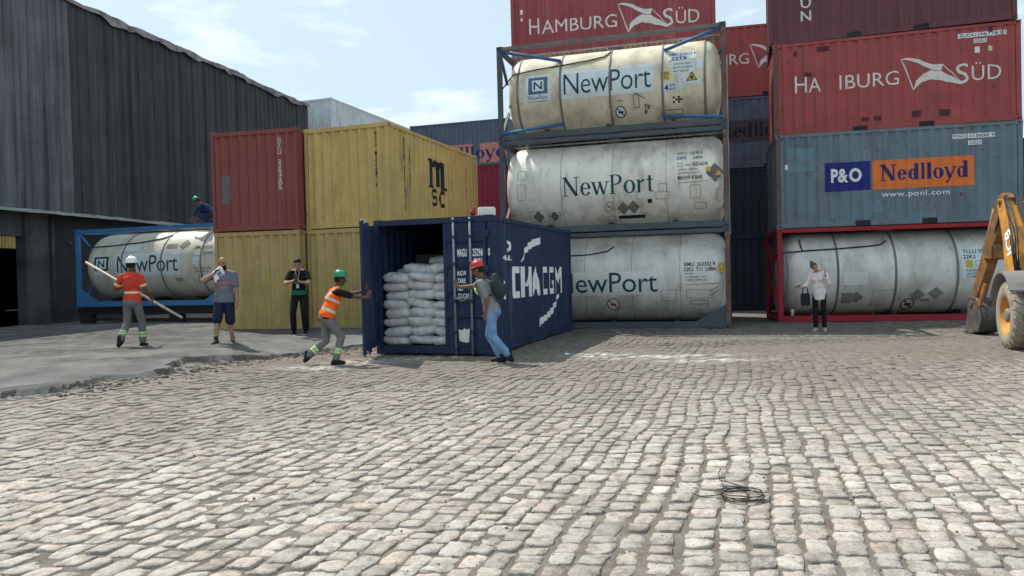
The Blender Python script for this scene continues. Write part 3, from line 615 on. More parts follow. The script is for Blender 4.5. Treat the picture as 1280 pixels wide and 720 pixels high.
# ---- tank containers ----------------------------------------------
def tank(label, origin, yaw, shell, post_m, rail_m, brace_m, top_m=None, seed=0, group='tank containers in steel frames', bands=(), braces='T', gusset=False, band_m='band', rust_post=None, Rr=1.14, ends='left', tight=False):
    t = thing('tank_container', label, 'tank container', origin, -R(yaw), group)
    zc = 1.33; yc = CW/2; P = .13; x0, x1 = .12, CL-.12
    pr = [(.01, x0)]
    for k in range(1, 9):
        a = k/8*math.pi/2; pr.append((max(.01, Rr-.42+.42*math.sin(a)) if k > 3 else (Rr-.2)*k/4.2*1.0, x0+.05+.36*(1-math.cos(a)) if k > 3 else x0+.02*k))
    pr = [(.01, x0), (.5, x0+.03), (.85, x0+.10), (1.02, x0+.19), (1.10, x0+.30), (Rr, x0+.46)]
    if tight: x0, x1 = .07, CL-.07; pr = [(.01, x0), (.5, x0+.02), (.92, x0+.06), (1.05, x0+.11), (1.12, x0+.19), (Rr-.01, x0+.30), (Rr, x0+.46)]
    q = G(); T = Matrix.Translation((0, yc, zc))
    full = pr+[(Rr, x0+.46+(x1-x0-.92)*k/24) for k in range(1, 24)]+[(r, x0+x1-h) for r, h in reversed(pr)]
    q.lathe([(r, h) for r, h in full], 'X', 72, T); sh = q.build('tank_shell', shell, t)
    for b in bands:
        q = G(); q.lathe([(Rr+.002, b-.03), (Rr+.012, b-.028), (Rr+.012, b+.028), (Rr+.002, b+.03)], 'X', 72, T); q.build('strap', band_m, sh)
    q = G(); q.lathe([(.24, 0), (.24, .12), (.20, .14), (.01, .14)], 'Z', 20, Matrix.Translation((CL/2, yc, zc+Rr-.02))); q.build('manhole_cover', 'steel', sh)
    for xx in (0, CL-P):
        for y0 in (0, CW-P): G().box(xx, xx+P, y0, y0+P, .118, CH-.118, .01).build('corner_post', (rust_post if (rust_post and xx > 1) else post_m), t)
        G().box(xx+.01, xx+P-.01, P, CW-P, CH-.14, CH-.01, .01).build('end_rail', post_m, t)
        G().box(xx+.01, xx+P-.01, P, CW-P, .01, .15, .01).build('end_rail', post_m, t)
        c_ = xx+P/2
        for (a, b) in (((.14,.16),(.9,.95)), ((CW-.14,.16),(CW-.9,.95)), ((.14,CH-.16),(.8,CH-.85)), ((CW-.14,CH-.16),(CW-.8,CH-.85))):
            G().bar((c_, a[0], a[1]), (c_, b[0], b[1]), .07, .07).build('end_brace', post_m, t)
    for y0 in (.01, CW-.11):
        G().box(P, CL-P, y0, y0+.10, CH-.125, CH-.015, .01).build('top_rail', top_m or rail_m, t)
        G().box(P, CL-P, y0, y0+.10, .02, .19, .012).build('bottom_rail', rail_m, t)
    sgn = (1,)
    if 'T' in braces:
        for side_y, yy in ((0, .07),):
            for (a, b) in (((.10, CH-.12), (1.72, 2.13)), ((CL-.10, CH-.12), (4.50, 2.12)), ((.12, .20), (1.74, .44)), ((CL-.12, .20), (4.40, .43))):
                yy = .07 if b[1] > 1 else .0
                yb = yc-math.sqrt(max(0, (Rr+.03)**2-(b[1]-zc)**2))
                G().tube([(a[0], yy, a[1]), (b[0], max(.02, yb)+.0, b[1])], .045, 10).build('corner_brace', brace_m, t)
    if gusset:
        for s_, xx in ((1, P), (-1, CL-P)):
            q = G()
            for yy in (.02, .06): q.add([(xx, yy, .19), (xx+s_*.75, yy, .19), (xx, yy, .62)], [(0, 1, 2)])
            q.add([(xx+s_*.75, .02, .19), (xx+s_*.75, .06, .19), (xx, .06, .62), (xx, .02, .62)], [(0, 1, 2, 3)]); q.build('gusset_plate', rail_m, t)
    for xx in (1.3, 3.0, 4.7):
        q = G(); q.box(xx-.05, xx+.05, .25, CW-.25, .05, zc-Rr+.10); q.build('saddle', 'black_metal', t)
    q = G()
    for k in range(0, 40): q.box(.2+k*.143, .2+k*.143+.09, CW/2-.25, CW/2+.25, CH-.05, CH-.03)
    q.box(.15, CL-.15, CW/2-.28, CW/2-.25, CH-.06, CH-.02); q.box(.15, CL-.15, CW/2+.25, CW/2+.28, CH-.06, CH-.02); q.build('walkway', 'galv', t)
    for xx in (-.003, CL-.175):
        for y0 in (-.003, CW-.16):
            for z0 in (0, CH-.118):
                q = G(); q.box(xx, xx+.178, y0, y0+.163, z0, z0+.118, .01)
                yy = y0-.001 if y0 < 1 else y0+.164
                q.box(xx+.055, xx+.12, yy-.0015, yy+.0015, z0+.035, z0+.085, 0, None, 1); q.build('corner_casting', [post_m, 'black_metal'], t)
    t['R'] = Rr
    def surf(u, v, d): r = Rr+.004+d; w = v-zc; return (u, yc-math.sqrt(max(.01, r*r-w*w)), v)
    return t, sh, surf
def cyl_decal(dc, name, mats, parent, surf): return dc.wrap(name, mats, parent, surf, (), [k*.05 for k in range(60)])
def pipe_on(parent, surf, pts, r, m, name='drain_pipe'):
    P_ = []
    for (a, b) in zip(pts, pts[1:]):
        for k in range(8): u = a[0]+(b[0]-a[0])*k/8; v = a[1]+(b[1]-a[1])*k/8; P_.append(surf(u, v, r*.9))
    P_.append(surf(pts[-1][0], pts[-1][1], r)); G().tube(P_, r, 6).build(name, m, parent)
def noentry(d, u, v, r, mi, back=None, bi=0):
    if back is not None: d.poly([(u+r*.98*math.cos(2*math.pi*k/20), v+r*.98*math.sin(2*math.pi*k/20)) for k in range(20)], bi, 0)
    d.ring(u, v, r, r*.16, mi, .0015); d.rect(u-r*.42, v-r*.2, u+r*.45, v+r*.14, 2 if bi == 2 else mi, .001); d.line((u-r*.6, v+r*.6), (u+r*.6, v-r*.6), r*.16, None, mi, .002)
def grime_boxes(d, lst, w=.012, mi=0):
    for a in lst: d.frame(*a, w, mi, .001)

Tx, Ty, Tw = -.27, 20.42, 16.1
# top tank
t3, s3, f3 = tank('cream tank in a blue and rusty frame, topmost of the middle stack', (Tx, Ty, 2*CH), Tw, 'tank_cream', 'fr_slate', 'fr_slate', 'fr_blue', top_m='fr_brown', bands=(.55, 1.74, 3.08, 4.45, 5.52), rust_post='rust_frame')
d = Decal(); d.rect(.78, .99, 1.46, 1.75, 0); d.rect(.86, 1.22, 1.40, 1.68, 1, .0015); d.rect(.97, 1.30, 1.29, 1.60, 0, .003)
v_, f_ = text_mesh('N', .02)
a_ = np.array(v_); a_ = (a_-a_.min(0))/(a_.max(0)-a_.min(0)); d.id += [d.id[-1]]*len(f_); b_ = len(d.v); d.v += [(1.01+p[0]*.24, 1.34+p[1]*.22) for p in a_]; d.d += [.0045]*len(a_); d.f += [tuple(b_+i for i in q) for q in f_]; d.m += [2]*len(f_)
d.text('NewPort', .84, 1.07, 1.40, 1.19, 0, 2, .002); d.rect(.82, 1.02, 1.42, 1.035, 2, .002)
cyl_decal(d, 'logo_label', ['label_white', 'label_blue', 'letter_green'], s3, f3)
d = Decal(); d.rect(1.78, 1.02, 4.24, 1.76, 0); d.text('NewPort', 1.84, 1.13, 4.16, 1.70, -.005, 1, .002, .95)
cyl_decal(d, 'name_label', ['label_white', 'letter_green'], s3, f3)
d = Decal(); d.rect(4.58, 1.78, 5.32, 2.02, 0); d.rect(4.70, 1.40, 5.25, 1.74, 0); d.rect(4.48, .98, 4.82, 1.20, 0); d.rect(5.12, 1.10, 5.42, 1.32, 0); d.rect(5.32, 1.48, 5.5, 1.78, 0, .002); d.rect(4.86, 1.02, 5.06, 1.36, 0, .002)
d.text('SIMU 250632 4', 4.62, 1.91, 5.30, 2.0, .01, 3, .002); d.text('22T6', 4.68, 1.78, 5.08, 1.88, .03, 3, .002)
d.text('UN PORTABLE TANK T11', 4.74, 1.64, 5.22, 1.70, .005, 2, .002); d.text('MAX GROSS 36000 KG', 4.74, 1.54, 5.22, 1.60, .005, 2, .002); d.text('IMPACT APPROVED', 4.74, 1.44, 5.12, 1.50, .005, 2, .002)
d.text('4', 4.50, 1.0, 4.60, 1.16, .03, 3, .002); d.text('BAR', 4.64, 1.10, 4.80, 1.17, .01, 3, .002); d.text('MAWP', 4.62, 1.01, 4.80, 1.07, .01, 3, .002)
d.rect(4.46, 1.28, 4.64, 1.50, 1); d.text('TIR', 4.48, 1.41, 4.62, 1.48, .01, 2, .002); d.text('TC', 4.49, 1.30, 4.60, 1.38, .01, 2, .002)
d.poly([(5.06, 1.20), (5.34, 1.20), (5.20, 1.44)], 2, .003); d.poly([(5.095, 1.218), (5.305, 1.218), (5.20, 1.40)], 1, .0045); d.rect(5.17, 1.24, 5.23, 1.33, 2, .006)
d.text('CSC', 5.44, 1.14, 5.56, 1.2, .01, 3, .003)
cyl_decal(d, 'data_label', ['label_white', 'label_yellow', 'letter_black', 'letter_navy'], s3, f3)
d = Decal(); noentry(d, 3.33, .60, .14, 1, 1, 0); d.rect(3.25, .86, 3.42, .88, 2, .001); d.frame(3.68, .66, 3.84, .98, .014, 1, .001)
d.text('T6', 3.95, .62, 4.10, .72, .03, 1, .001); d.text('E', 3.96, .52, 4.04, .60, .03, 1, .001); d.line((3.7, 1.05), (4.0, .86), .014, None, 1, .001); d.line((4.0, .74), (4.2, .66), .012, None, 1, .001)
for k in range(4):
    for j in range(3):
        if rng.random() < .75: d.rect(4.70+k*.065, .70+j*.055, 4.755+k*.065, .745+j*.055, 1, .001)
d.frame(4.46, .44, 4.95, .56, .012, 1, .001); d.rect(.28, .92, .36, 1.0, 3, .001); d.rect(.30, .94, .34, .98, 0, .003)
cyl_decal(d, 'warning_marks', ['label_white', 'letter_black', 'label_blue', 'cloth_green'], s3, f3)
pipe_on(s3, f3, [(.14, 1.45), (.42, 1.83), (1.1, 1.93), (1.8, 1.98), (2.5, 2.05), (2.9, 2.12), (3.02, 2.22), (3.06, 2.30)], .018, 'timber_dark', 'drain_hose')
# middle tank
t2, s2, f2 = tank('white tank with green serif lettering, second level of the middle stack', (Tx, Ty, CH), Tw, 'tank_white', 'fr_slate', 'fr_slate', 'fr_slate', bands=(), braces='', rust_post='rust_frame', Rr=1.175, tight=True)
for b in (1.7, 3.1, 4.5): 
    q = G(); q.lathe([(1.1755, b-.006), (1.178, b), (1.1755, b+.006)], 'X', 72, Matrix.Translation((0, CW/2, 1.33))); q.build('seam', 'band', s2)
d = Decal(); serif(d, 'NewPort', 1.74, 1.0, 4.20, .50, .13, 0, 0, .03); cyl_decal(d, 'lettering', ['letter_green'], s2, f2)
d = Decal(); d.text('NPCU 125195 4', 4.80, 1.92, 5.42, 2.0, .01, 0); d.text('22K2', 4.78, 1.80, 5.02, 1.88, .03, 1); d.text('L4BN', 5.20, 1.79, 5.42, 1.87, .01, 0)
d.frame(4.80, 1.60, 4.92, 1.70, .01, 0); d.text('RID/ADR', 5.18, 1.60, 5.56, 1.70, .015, 0); d.text('mawr', 4.98, 1.62, 5.14, 1.66, 0, 0)
d.text('TC IMPACT APPROVED', 4.80, 1.50, 5.30, 1.54, .004, 0); d.text('UN PORTABLE TANK T11', 4.80, 1.41, 5.34, 1.45, .004, 0); d.text('MAWP 4 BAR', 4.80, 1.26, 5.42, 1.36, .015, 0); d.line((4.80, 1.18), (5.55, 1.20), .010, None, 0)
cyl_decal(d, 'data_lettering', ['letter_black', 'letter_navy'], s2, f2)
d = Decal()
for c_, r_ in (((5.72, 1.40), .25), ((5.62, 1.08), .22)):
    m_ = 0 if c_[1] > 1.2 else 3
    d.poly([(c_[0]-r_*.9, c_[1]), (c_[0], c_[1]-r_), (c_[0]+r_*.9, c_[1]), (c_[0], c_[1]+r_)], m_, .0)
d.rect(5.50, 1.44, 5.62, 1.56, 1, .003); d.poly([(5.72, 1.33), (5.90, 1.33), (5.81, 1.47)], 1, .003)
for a in ((4.30, .98, 4.52, 1.2), (4.22, .80, 4.56, .99), (5.10, .78, 5.36, 1.12), (5.75, .70, 5.92, .98), (.48, .95, .72, 1.38), (.5, 1.5, .75, 1.75), (5.2, .52, 5.5, .68)): d.frame(*a, .012, 2, .001)
d.poly([(4.60, 1.05), (4.75, 1.08), (5.0, .78), (4.92, .72), (4.70, .88)], 3, .0); d.poly([(4.75, .62), (4.95, .52), (5.10, .66), (4.95, .76)], 3, .0); d.rect(3.75, .85, 4.20, 1.04, 3, 0)
noentry(d, 2.98, .68, .13, 2); 
for a in ((.75, .36, 1.28, .66), (1.30, .40, 1.62, .60)): d.frame(*a, .01, 2, .0012)
for (u, v, r_) in ((1.0, .5, .16), (1.45, .5, .13), (3.35, .62, .17), (3.62, .64, .17)): d.poly([(u-r_, v), (u, v-r_), (u+r_, v), (u, v+r_)], 4, .0)
d.rect(3.2, .36, 3.9, .44, 5, 0); d.rect(4.0, .72, 4.12, .82, 5, .002)
cyl_decal(d, 'sticker_remains', ['patch_grey', 'label_yellow', 'letter_faint', 'label_cream', 'fr_brown', 'letter_black'], s2, f2)
# bottom tank
t1, s1, f1 = tank('silvery dirty tank on the ground at the foot of the middle stack', (Tx, Ty, 0), Tw, 'tank_silver', 'fr_slate', 'fr_slate', 'fr_slate', bands=(), braces='', gusset=True, rust_post='rust_frame', Rr=1.175, tight=True)
for b in (2.3, 3.55, 4.8):
    q = G(); q.lathe([(1.1755, b-.006), (1.178, b), (1.1755, b+.006)], 'X', 72, Matrix.Translation((0, CW/2, 1.33))); q.build('seam', 'band', s1)
d = Decal(); d.text('NewPort', 1.50, .97, 4.22, 1.50, 0., 0, .001, .97); cyl_decal(d, 'lettering', ['letter_green'], s1, f1)
d = Decal(); d.rect(1.5, .90, 4.30, 1.52, 0, -.002); cyl_decal(d, 'name_label', ['label_cream'], s1, f1)
d = Decal(); d.text('SIMU  263332 9', 4.90, 1.62, 5.68, 1.72, .015, 0); d.text('22K2  T11  L4BN', 4.90, 1.49, 5.70, 1.59, .015, 0); d.text('RID/ADR', 4.92, 1.41, 5.14, 1.45, .004, 0); d.text('UN PORTABLE TANK', 4.92, 1.32, 5.44, 1.36, .004, 0); d.text('TC IMPACT APPROVED', 4.92, 1.24, 5.46, 1.28, .004, 0)
d.line((4.92, 1.14), (5.80, 1.17), .010, None, 0); d.frame(4.95, .78, 5.60, 1.02, .01, 1); d.frame(5.05, .62, 5.50, .74, .02, 1); d.text('xxx', 5.62, .8, 5.75, 1.1, .02, 1) if 0 else None
d.line((5.5, .95), (5.75, 1.08), .014, None, 0); d.line((5.52, .84), (5.74, .98), .014, None, 0); d.rect(5.76, 1.46, 5.92, 1.70, 2); d.frame(5.79, 1.50, 5.89, 1.66, .012, 0, .002)
cyl_decal(d, 'data_lettering', ['letter_black', 'letter_faint', 'label_yellow'], s1, f1)
d = Decal(); noentry(d, 3.03, .65, .17, 0, 1, 1); d.frame(3.28, .56, 3.5, .78, .01, 2, .001); d.frame(4.3, .72, 4.7, 1.02, .012, 2, .001); cyl_decal(d, 'warning_sign', ['sticker_red', 'label_cream', 'letter_faint'], s1, f1)
pipe_on(s1, f1, [(1.6, 1.98), (2.4, 2.0), (2.9, 2.08), (3.05, 2.2)], .016, 'timber_dark', 'drain_hose')
# red framed tank at the foot of the right stack
tr, sr_, fr_ = tank('pale tank in a red frame behind the woman, foot of the right stack', (7.30, 20.28, 0), 11.6, 'tank_silver', 'fr_red', 'fr_red', 'fr_red', bands=(.2, 1.57, 3.02, 4.52), braces='', seed=2, Rr=1.15)
d = Decal(); d.rect(4.62, 1.12, 5.30, 1.92, 0); d.text('TLLU 094', 4.66, 1.78, 5.26, 1.88, .02, 1, .002); d.text('22K2', 4.66, 1.64, 4.96, 1.74, .02, 1, .002); d.rect(4.70, 1.40, 4.88, 1.60, 2, .002)
d.frame(4.94, 1.44, 5.10, 1.58, .012, 3, .002); d.text('RID/ADR', 4.72, 1.30, 5.1, 1.36, .01, 3, .002); d.text('UN PORTABLE', 4.72, 1.22, 5.2, 1.27, .008, 3, .002); d.text('TC IMPACT', 4.72, 1.14, 5.1, 1.19, .008, 3, .002)
cyl_decal(d, 'data_label', ['label_white', 'letter_black', 'label_yellow', 'letter_navy'], sr_, fr_)
d = Decal(); noentry(d, 3.39, .45, .17, 1)
for u, v in ((3.57, .70), (4.02, .74)): d.poly([(u-.2, v), (u, v-.17), (u+.2, v), (u, v+.17)], 0, 0)
for u in (2.05,): d.poly([(u-.2, .66), (u, .50), (u+.2, .66), (u, .82)], 0, 0)
d.rect(1.68, .50, 1.95, .80, 0, -.001); d.rect(3.68, .52, 3.9, .60, 0, 0); d.rect(1.7, 1.0, 2.3, 1.35, 2, 0); d.frame(2.45, .45, 3.0, .85, .012, 0, .001); cyl_decal(d, 'warning_marks', ['letter_faint', 'letter_black', 'label_cream'], sr_, fr_)
pipe_on(sr_, fr_, [(.18, 1.93), (.8, 1.97), (1.6, 2.0), (2.3, 2.04), (2.7, 2.08), (2.86, 2.18)], .02, 'timber_dark', 'drain_hose')
pipe_on(sr_, fr_, [(.70, 1.95), (.66, 2.1), (.66, 2.3)], .018, 'timber_dark', 'drain_hose')

# row behind the middle stack
BG = 'containers in the row behind the tank stack'
hs = container('red container with full white shipping line name above the middle tanks', 'ct_red_faded', (.16, 22.75, 7.62), 11.6, BG, seed=5); hs_lettering(hs, True)
d = Decal(); d.rect(.30, 1.82, .38, 1.96); d.rect(.31, 1.62, .37, 1.70); side_decal(d, 'number_plates', ['letter_white2'], hs)
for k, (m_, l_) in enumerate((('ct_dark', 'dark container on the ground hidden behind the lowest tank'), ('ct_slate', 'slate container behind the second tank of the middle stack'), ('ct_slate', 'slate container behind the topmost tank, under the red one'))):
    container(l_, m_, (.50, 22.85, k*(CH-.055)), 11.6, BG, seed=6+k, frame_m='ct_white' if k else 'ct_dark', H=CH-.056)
for k, (m_, l_) in enumerate((('ct_slate', 'slate container on the ground in the row behind the red framed tank'), ('ct_dark', 'dark container second from the ground in the row behind the right stack'))):
    container(l_, m_, (9.95, 23.0, k*CH), 12.5, 'containers in the row behind the right stack', seed=16+k)
# stack seen through the gap
GP = 'containers seen through the gap between the stacks'
for k, (m_, l_) in enumerate((('ct_dark', 'shade-darkened container on the ground deep in the gap between the stacks'), ('ct_dark', 'shade-darkened container second from the ground deep in the gap'),  # lowest two coloured near black to stand in for deep shade
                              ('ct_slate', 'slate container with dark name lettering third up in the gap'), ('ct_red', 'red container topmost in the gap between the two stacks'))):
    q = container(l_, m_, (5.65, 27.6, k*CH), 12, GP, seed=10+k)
    if k == 3: hs_lettering(q, True)
    if k == 2:
        d = Decal(); d.rect(2.46, .97, 4.93, 1.75, 0, 0); serif(d, 'Nedlloyd', 2.1, 1.14, 4.80, .52, .19, 1, .003, .05); side_decal(d, 'lettering', ['patch_dim', 'letter_black'], q)
# far row at the back
FR = 'containers of the far row at the back'
for k, (m_, l_) in enumerate((('ct_slate', 'slate container on the ground of the far row, hidden from view'), ('ct_crimson', 'crimson container second from the ground in the far row'),
                              ('ct_crimson', 'crimson container in the far row under the slate blue one with a pink panel'), ('ct_slate', 'slate blue container topmost in the far row with a pink name panel'))):
    q = container(l_, m_, (-5.75+(.0 if k == 3 else .0), 43.4, k*CH), 16.6, FR, seed=20+k)
    if k == 3:
        d = Decal()
        for a, b in ((1.2, 3.86), (4.28, 5.9)): d.rect(a, .14, b, 1.28, 0, 0)
        serif(d, 'Nedlloyd', 1.3, .42, 5.85, .72, .19, 1, .003, .05); side_decal(d, 'lettering', ['label_pink', 'letter_navy'], q)
WG = 'white containers stacked behind the warehouse'
for k, w_ in enumerate(('bottom one', 'second from the ground', 'middle one', 'second from the top', 'topmost one, ridge seen above the yellow container')):
    container('white container beyond the warehouse end, '+w_, 'ct_white', (-13.5, 47.9, k*CH+.12), 18.9, WG, end_front=True, Lc=12.19, seed=30+k)

# left block ----------------------------------------------------------
gl = .215
LG = 'yellow and red containers in the left block'
MO = (-5.29, 19.17, gl+CH)
yl2 = container('dull yellow container on the ground under the one with the black logo', 'ct_yellow_dull', (-5.29, 19.17, gl), 18.9, LG, end_front=True, seed=41)
msc = container('clean yellow container with black logo on its side, on top at left centre', 'ct_yellow', MO, 18.9, LG, end_front=True, seed=42)
yl1 = container('dull yellow container on the ground under the faded red one', 'ct_yellow_dull', (-7.76, 19.35, gl), 12, LG, end_front=True, seed=43)
rdl = container('faded red container on top of a yellow one beside the warehouse', 'ct_red_left', (-7.76, 19.3, gl+CH), 11.6, LG, end_front=True, seed=44)
def vert(d, s, u, v0, v1, w, mi=0, bold=.01):
    n = len(s); h = (v1-v0)/n; d.hold()
    for i, c in enumerate(s):
        if c == ' ': d.hold()
        if c != ' ': d.text(c, u, v1-(i+1)*h+h*.14, u+w, v1-i*h, bold, mi)
    d.free()
d = Decal(); vert(d, 'GVCU 2263205', 1.90, 1.02, 2.36, .075); end_decal(d, 'lettering', ['letter_white'], rdl)
d = Decal(); d.rect(.26, .72, .52, 1.46); end_decal(d, 'repair_patch', ['patch_grey'], rdl)
d = Decal(); vert(d, 'MSCU 1206617 8', 2.03, .98, 2.38, .085); end_decal(d, 'lettering', ['letter_black'], msc)
d = Decal(); vert(d, 'MEDITERRANEAN', .86, .45, 2.34, .13); vert(d, 'SHIPPING', 1.18, 1.02, 2.18, .12); vert(d, 'COMPANY', 1.18, .48, 1.0, .05)
def msclogo(d):
    st = .20
    # m
    d.rect(2.46, 1.27, 2.48+st, 2.02); d.rect(2.83, 1.27, 2.88+st, 1.98); d.rect(3.22, 1.20, 3.28+st, 1.98); d.rect(2.40, 1.95, 2.48, 2.02); d.rect(2.42, 1.20, 2.72, 1.27)
    d.ring(2.86, 1.80, .22, .15, 0, .001, 12, 0, math.pi, 1.0); d.ring(3.24, 1.80, .22, .13, 0, .001, 12, 0, math.pi, 1.0); d.rect(3.26, 1.20, 3.60, 1.29, 0, .001)
    # s c
    d.ring(2.72, 1.04, .155, .095, 0, .0, 12, math.pi*.12, math.pi*1.5, 1.35); d.ring(2.72, .855, .155, .095, 0, .001, 12, -math.pi*.88, math.pi*.5, 1.35)
    d.ring(3.28, .945, .25, .11, 0, 0, 18, math.pi*.24, math.pi*1.76, 1.0)
msclogo(d); vert(d, 'MSCU 1206617', 5.15, .5, 2.1, .05); side_decal(d, 'lettering', ['letter_black'], msc)
d = Decal(); vert(d, 'MSCU 3381472', 1.2, 1.1, 2.2, .05); end_decal(d, 'lettering', ['letter_faint'], yl1)

# blue framed tank on a low trailer
TLo = (-14.53, 24.66, .78)
tl, sl, fl = tank('cream tank in a bright blue frame on dark beams by the warehouse', TLo, 18.1, 'tank_cream_pale', 'fr_blue_bright', 'fr_blue_bright', 'fr_blue_bright', bands=(1.85, 3.45, 5.0), braces='', gusset=True, Rr=1.13)
d = Decal(); d.rect(.66, 1.08, 1.34, 1.72, 0); d.rect(.70, 1.20, 1.30, 1.66, 1, .0015); d.rect(.78, 1.26, 1.22, 1.60, 0, .003)
d.id += [d.id[-1]]*len(f_); b_ = len(d.v); d.v += [(.86+p[0]*.28, 1.31+p[1]*.24) for p in a_]; d.d += [.0045]*len(a_); d.f += [tuple(b_+i for i in q) for q in f_]; d.m += [2]*len(f_)
cyl_decal(d, 'logo_label', ['label_white', 'letter_black', 'letter_green'], sl, fl)
d = Decal(); d.rect(1.58, 1.0, 4.20, 1.74, 0); d.text('NewPort', 1.66, 1.12, 4.12, 1.66, 0., 1, .002, .95); d.rect(1.75, 1.8, 2.5, 2.05, 0, 0); cyl_decal(d, 'name_label', ['label_white', 'letter_green'], sl, fl)
d = Decal(); d.text('SIMU 252223', 4.70, 1.80, 5.40, 1.90, .01, 0); d.rect(4.70, 1.30, 5.05, 1.70, 2, .0); d.text('22T6 ADR', 5.08, 1.62, 5.45, 1.70, .01, 0); d.text('UN PORTABLE', 4.72, 1.56, 5.0, 1.60, 0, 0, .002); d.text('MAX GROSS 36000', 4.74, 1.16, 5.4, 1.22, 0, 0); d.text('TARE 3940 KG', 4.74, 1.06, 5.3, 1.12, 0, 0)
d.line((4.82, .72), (5.10, .72), .015, None, 0); d.line((4.82, .72), (4.90, .98), .015, None, 0, .0005); d.line((5.10, .72), (4.90, .98), .015, None, 0, .001)
d.poly([(4.05, 1.92), (4.25, 1.80), (4.50, 1.98), (4.28, 2.12)], 1, 0); d.rect(3.55, 1.85, 4.0, 2.0, 1, 0); d.rect(3.95, .78, 4.22, .90, 1, 0); d.frame(.25, .70, .55, .90, .012, 1)
cyl_decal(d, 'data_lettering', ['letter_black', 'letter_faint', 'label_white'], sl, fl)
pipe_on(sl, fl, [(.25, 2.0), (1.2, 2.02), (2.5, 2.10), (3.2, 2.2), (3.5, 2.30)], .018, 'timber_dark', 'drain_hose')
tr_ = thing('support_frame', 'dark steel support frame carrying the blue framed tank beside the warehouse', 'support frame', (TLo[0], TLo[1], .2), -R(18.1))
for yy in (.12, 2.12): G().box(-.1, 6.2, yy, yy+.2, .34, .57, .01).build('beam', 'black_metal', tr_)
for k in range(6): G().box(.1+k*1.14, .26+k*1.14, .33, 2.11, .38, .54).build('cross_member', 'black_metal', tr_)
for k in range(4):
    for yy in (.10, 2.10): G().box(.0+k*1.85, .45+k*1.85, yy, yy+.26, -.02, .335, .015).build('timber_block', 'timber_dark', tr_)
G().box(.5, 5.5, .16, .22, .12, .20, .01).build('rail', 'black_metal', tr_)

# ---- the open blue container ---------------------------------------
BO = (-2.66, 14.35, .035)
bl = container('dark blue open container with white lettering, loaded with white sacks', 'ct_navy', BO, 18.4, None, end_front=True, seed=50, doors=True)
# local: x away from camera, viewer's left = high y
def bv(u, v, d=0.): return (-.001-d, CW-u, v)
G().add([(.14, .045, .16), (CL-.1, .045, .16), (CL-.1, .045, CH-.1), (.14, .045, CH-.1)], [(0, 1, 2, 3)]).build('lining', 'inside', bl) if 0 else None
def door(name, parent, T, m='ct_navy', W_=1.135, rods=(.30, .78)):
    # door leaf: local u 0..1.14 from hinge, v .15..2.45, thickness .05
    q = G(); q.box(0, .07, -.05, 0, .155, 2.46, .006, T); q.box(W_-.06, W_, -.05, 0, .155, 2.46, .006, T); q.box(.07, W_-.06, -.05, 0, .155, .24, .006, T); q.box(.07, W_-.06, -.05, 0, 2.38, 2.46, .006, T)
    # horizontal corrugation panel
    zs = [.24]; k = 0
    pat = [(.18, 0), (.03, 1), (.12, 1), (.03, 0)]; prv = []; z = .24
    while z < 2.38:
        for dz, s_ in pat: prv.append((z, s_)); z += dz
    pts = [(.24, 0)]; z = .24; lv = 0
    while z < 2.30:
        pts += [(z+.26, 0), (z+.31, 1), (z+.42, 1), (z+.47, 0)]; z += .47
    pts = [p_ for p_ in pts if p_[0] < 2.36]+[(2.38, 0)]
    v = []
    for zz, s_ in pts: v += [T @ Vector((.07, -.040+.030*s_, zz)), T @ Vector((W_-.06, -.040+.030*s_, zz))]
    q.add(v, [(2*i, 2*i+1, 2*i+3, 2*i+2) for i in range(len(pts)-1)])
    v = [T @ Vector((.07, .0, .24)), T @ Vector((W_-.06, .0, .24)), T @ Vector((W_-.06, .0, 2.38)), T @ Vector((.07, .0, 2.38))]; q.add(v, [(0, 1, 2, 3)])
    dd = q.build(name, m, parent)
    for u in rods:
        q = G(); q.tube([T @ Vector((u, -.085, .02)), T @ Vector((u, -.085, 2.56))], .022, 10); rd = q.build('lock_rod', 'steel', dd)
        for zz in (.10, .42, 1.0, 1.7, 2.2, 2.50): G().box(u-.045, u+.045, -.112, -.048, zz-.03, zz+.03, .006, T).build('rod_bracket', 'ct_navy', rd)
        q = G(); q.bar(T @ Vector((u, -.12, 1.08)), T @ Vector((u+(.22 if u < .5 else -.20), -.12, 1.02)), .02, .04); q.build('lock_handle', 'steel', rd)
    for zz in (.35, .95, 1.6, 2.25): G().box(-.05, .03, -.075, -.045, zz-.06, zz+.06, .006, T).build('hinge', 'ct_navy', dd)
    return dd
# closed right door: hinge on viewer's right (u=2.32) -> local y = CW-2.32, runs to the left (increasing y)
Tc = Matrix.Translation((.035, CW-2.325, 0)) @ Matrix(((0, 1, 0), (1, 0, 0), (0, 0, 1))).to_4x4()
# local door axes: x (from hinge) -> +y, y (thickness; -y outwards) -> x
dr = door('closed_door', bl, Tc, W_=.86, rods=(.30, .63))
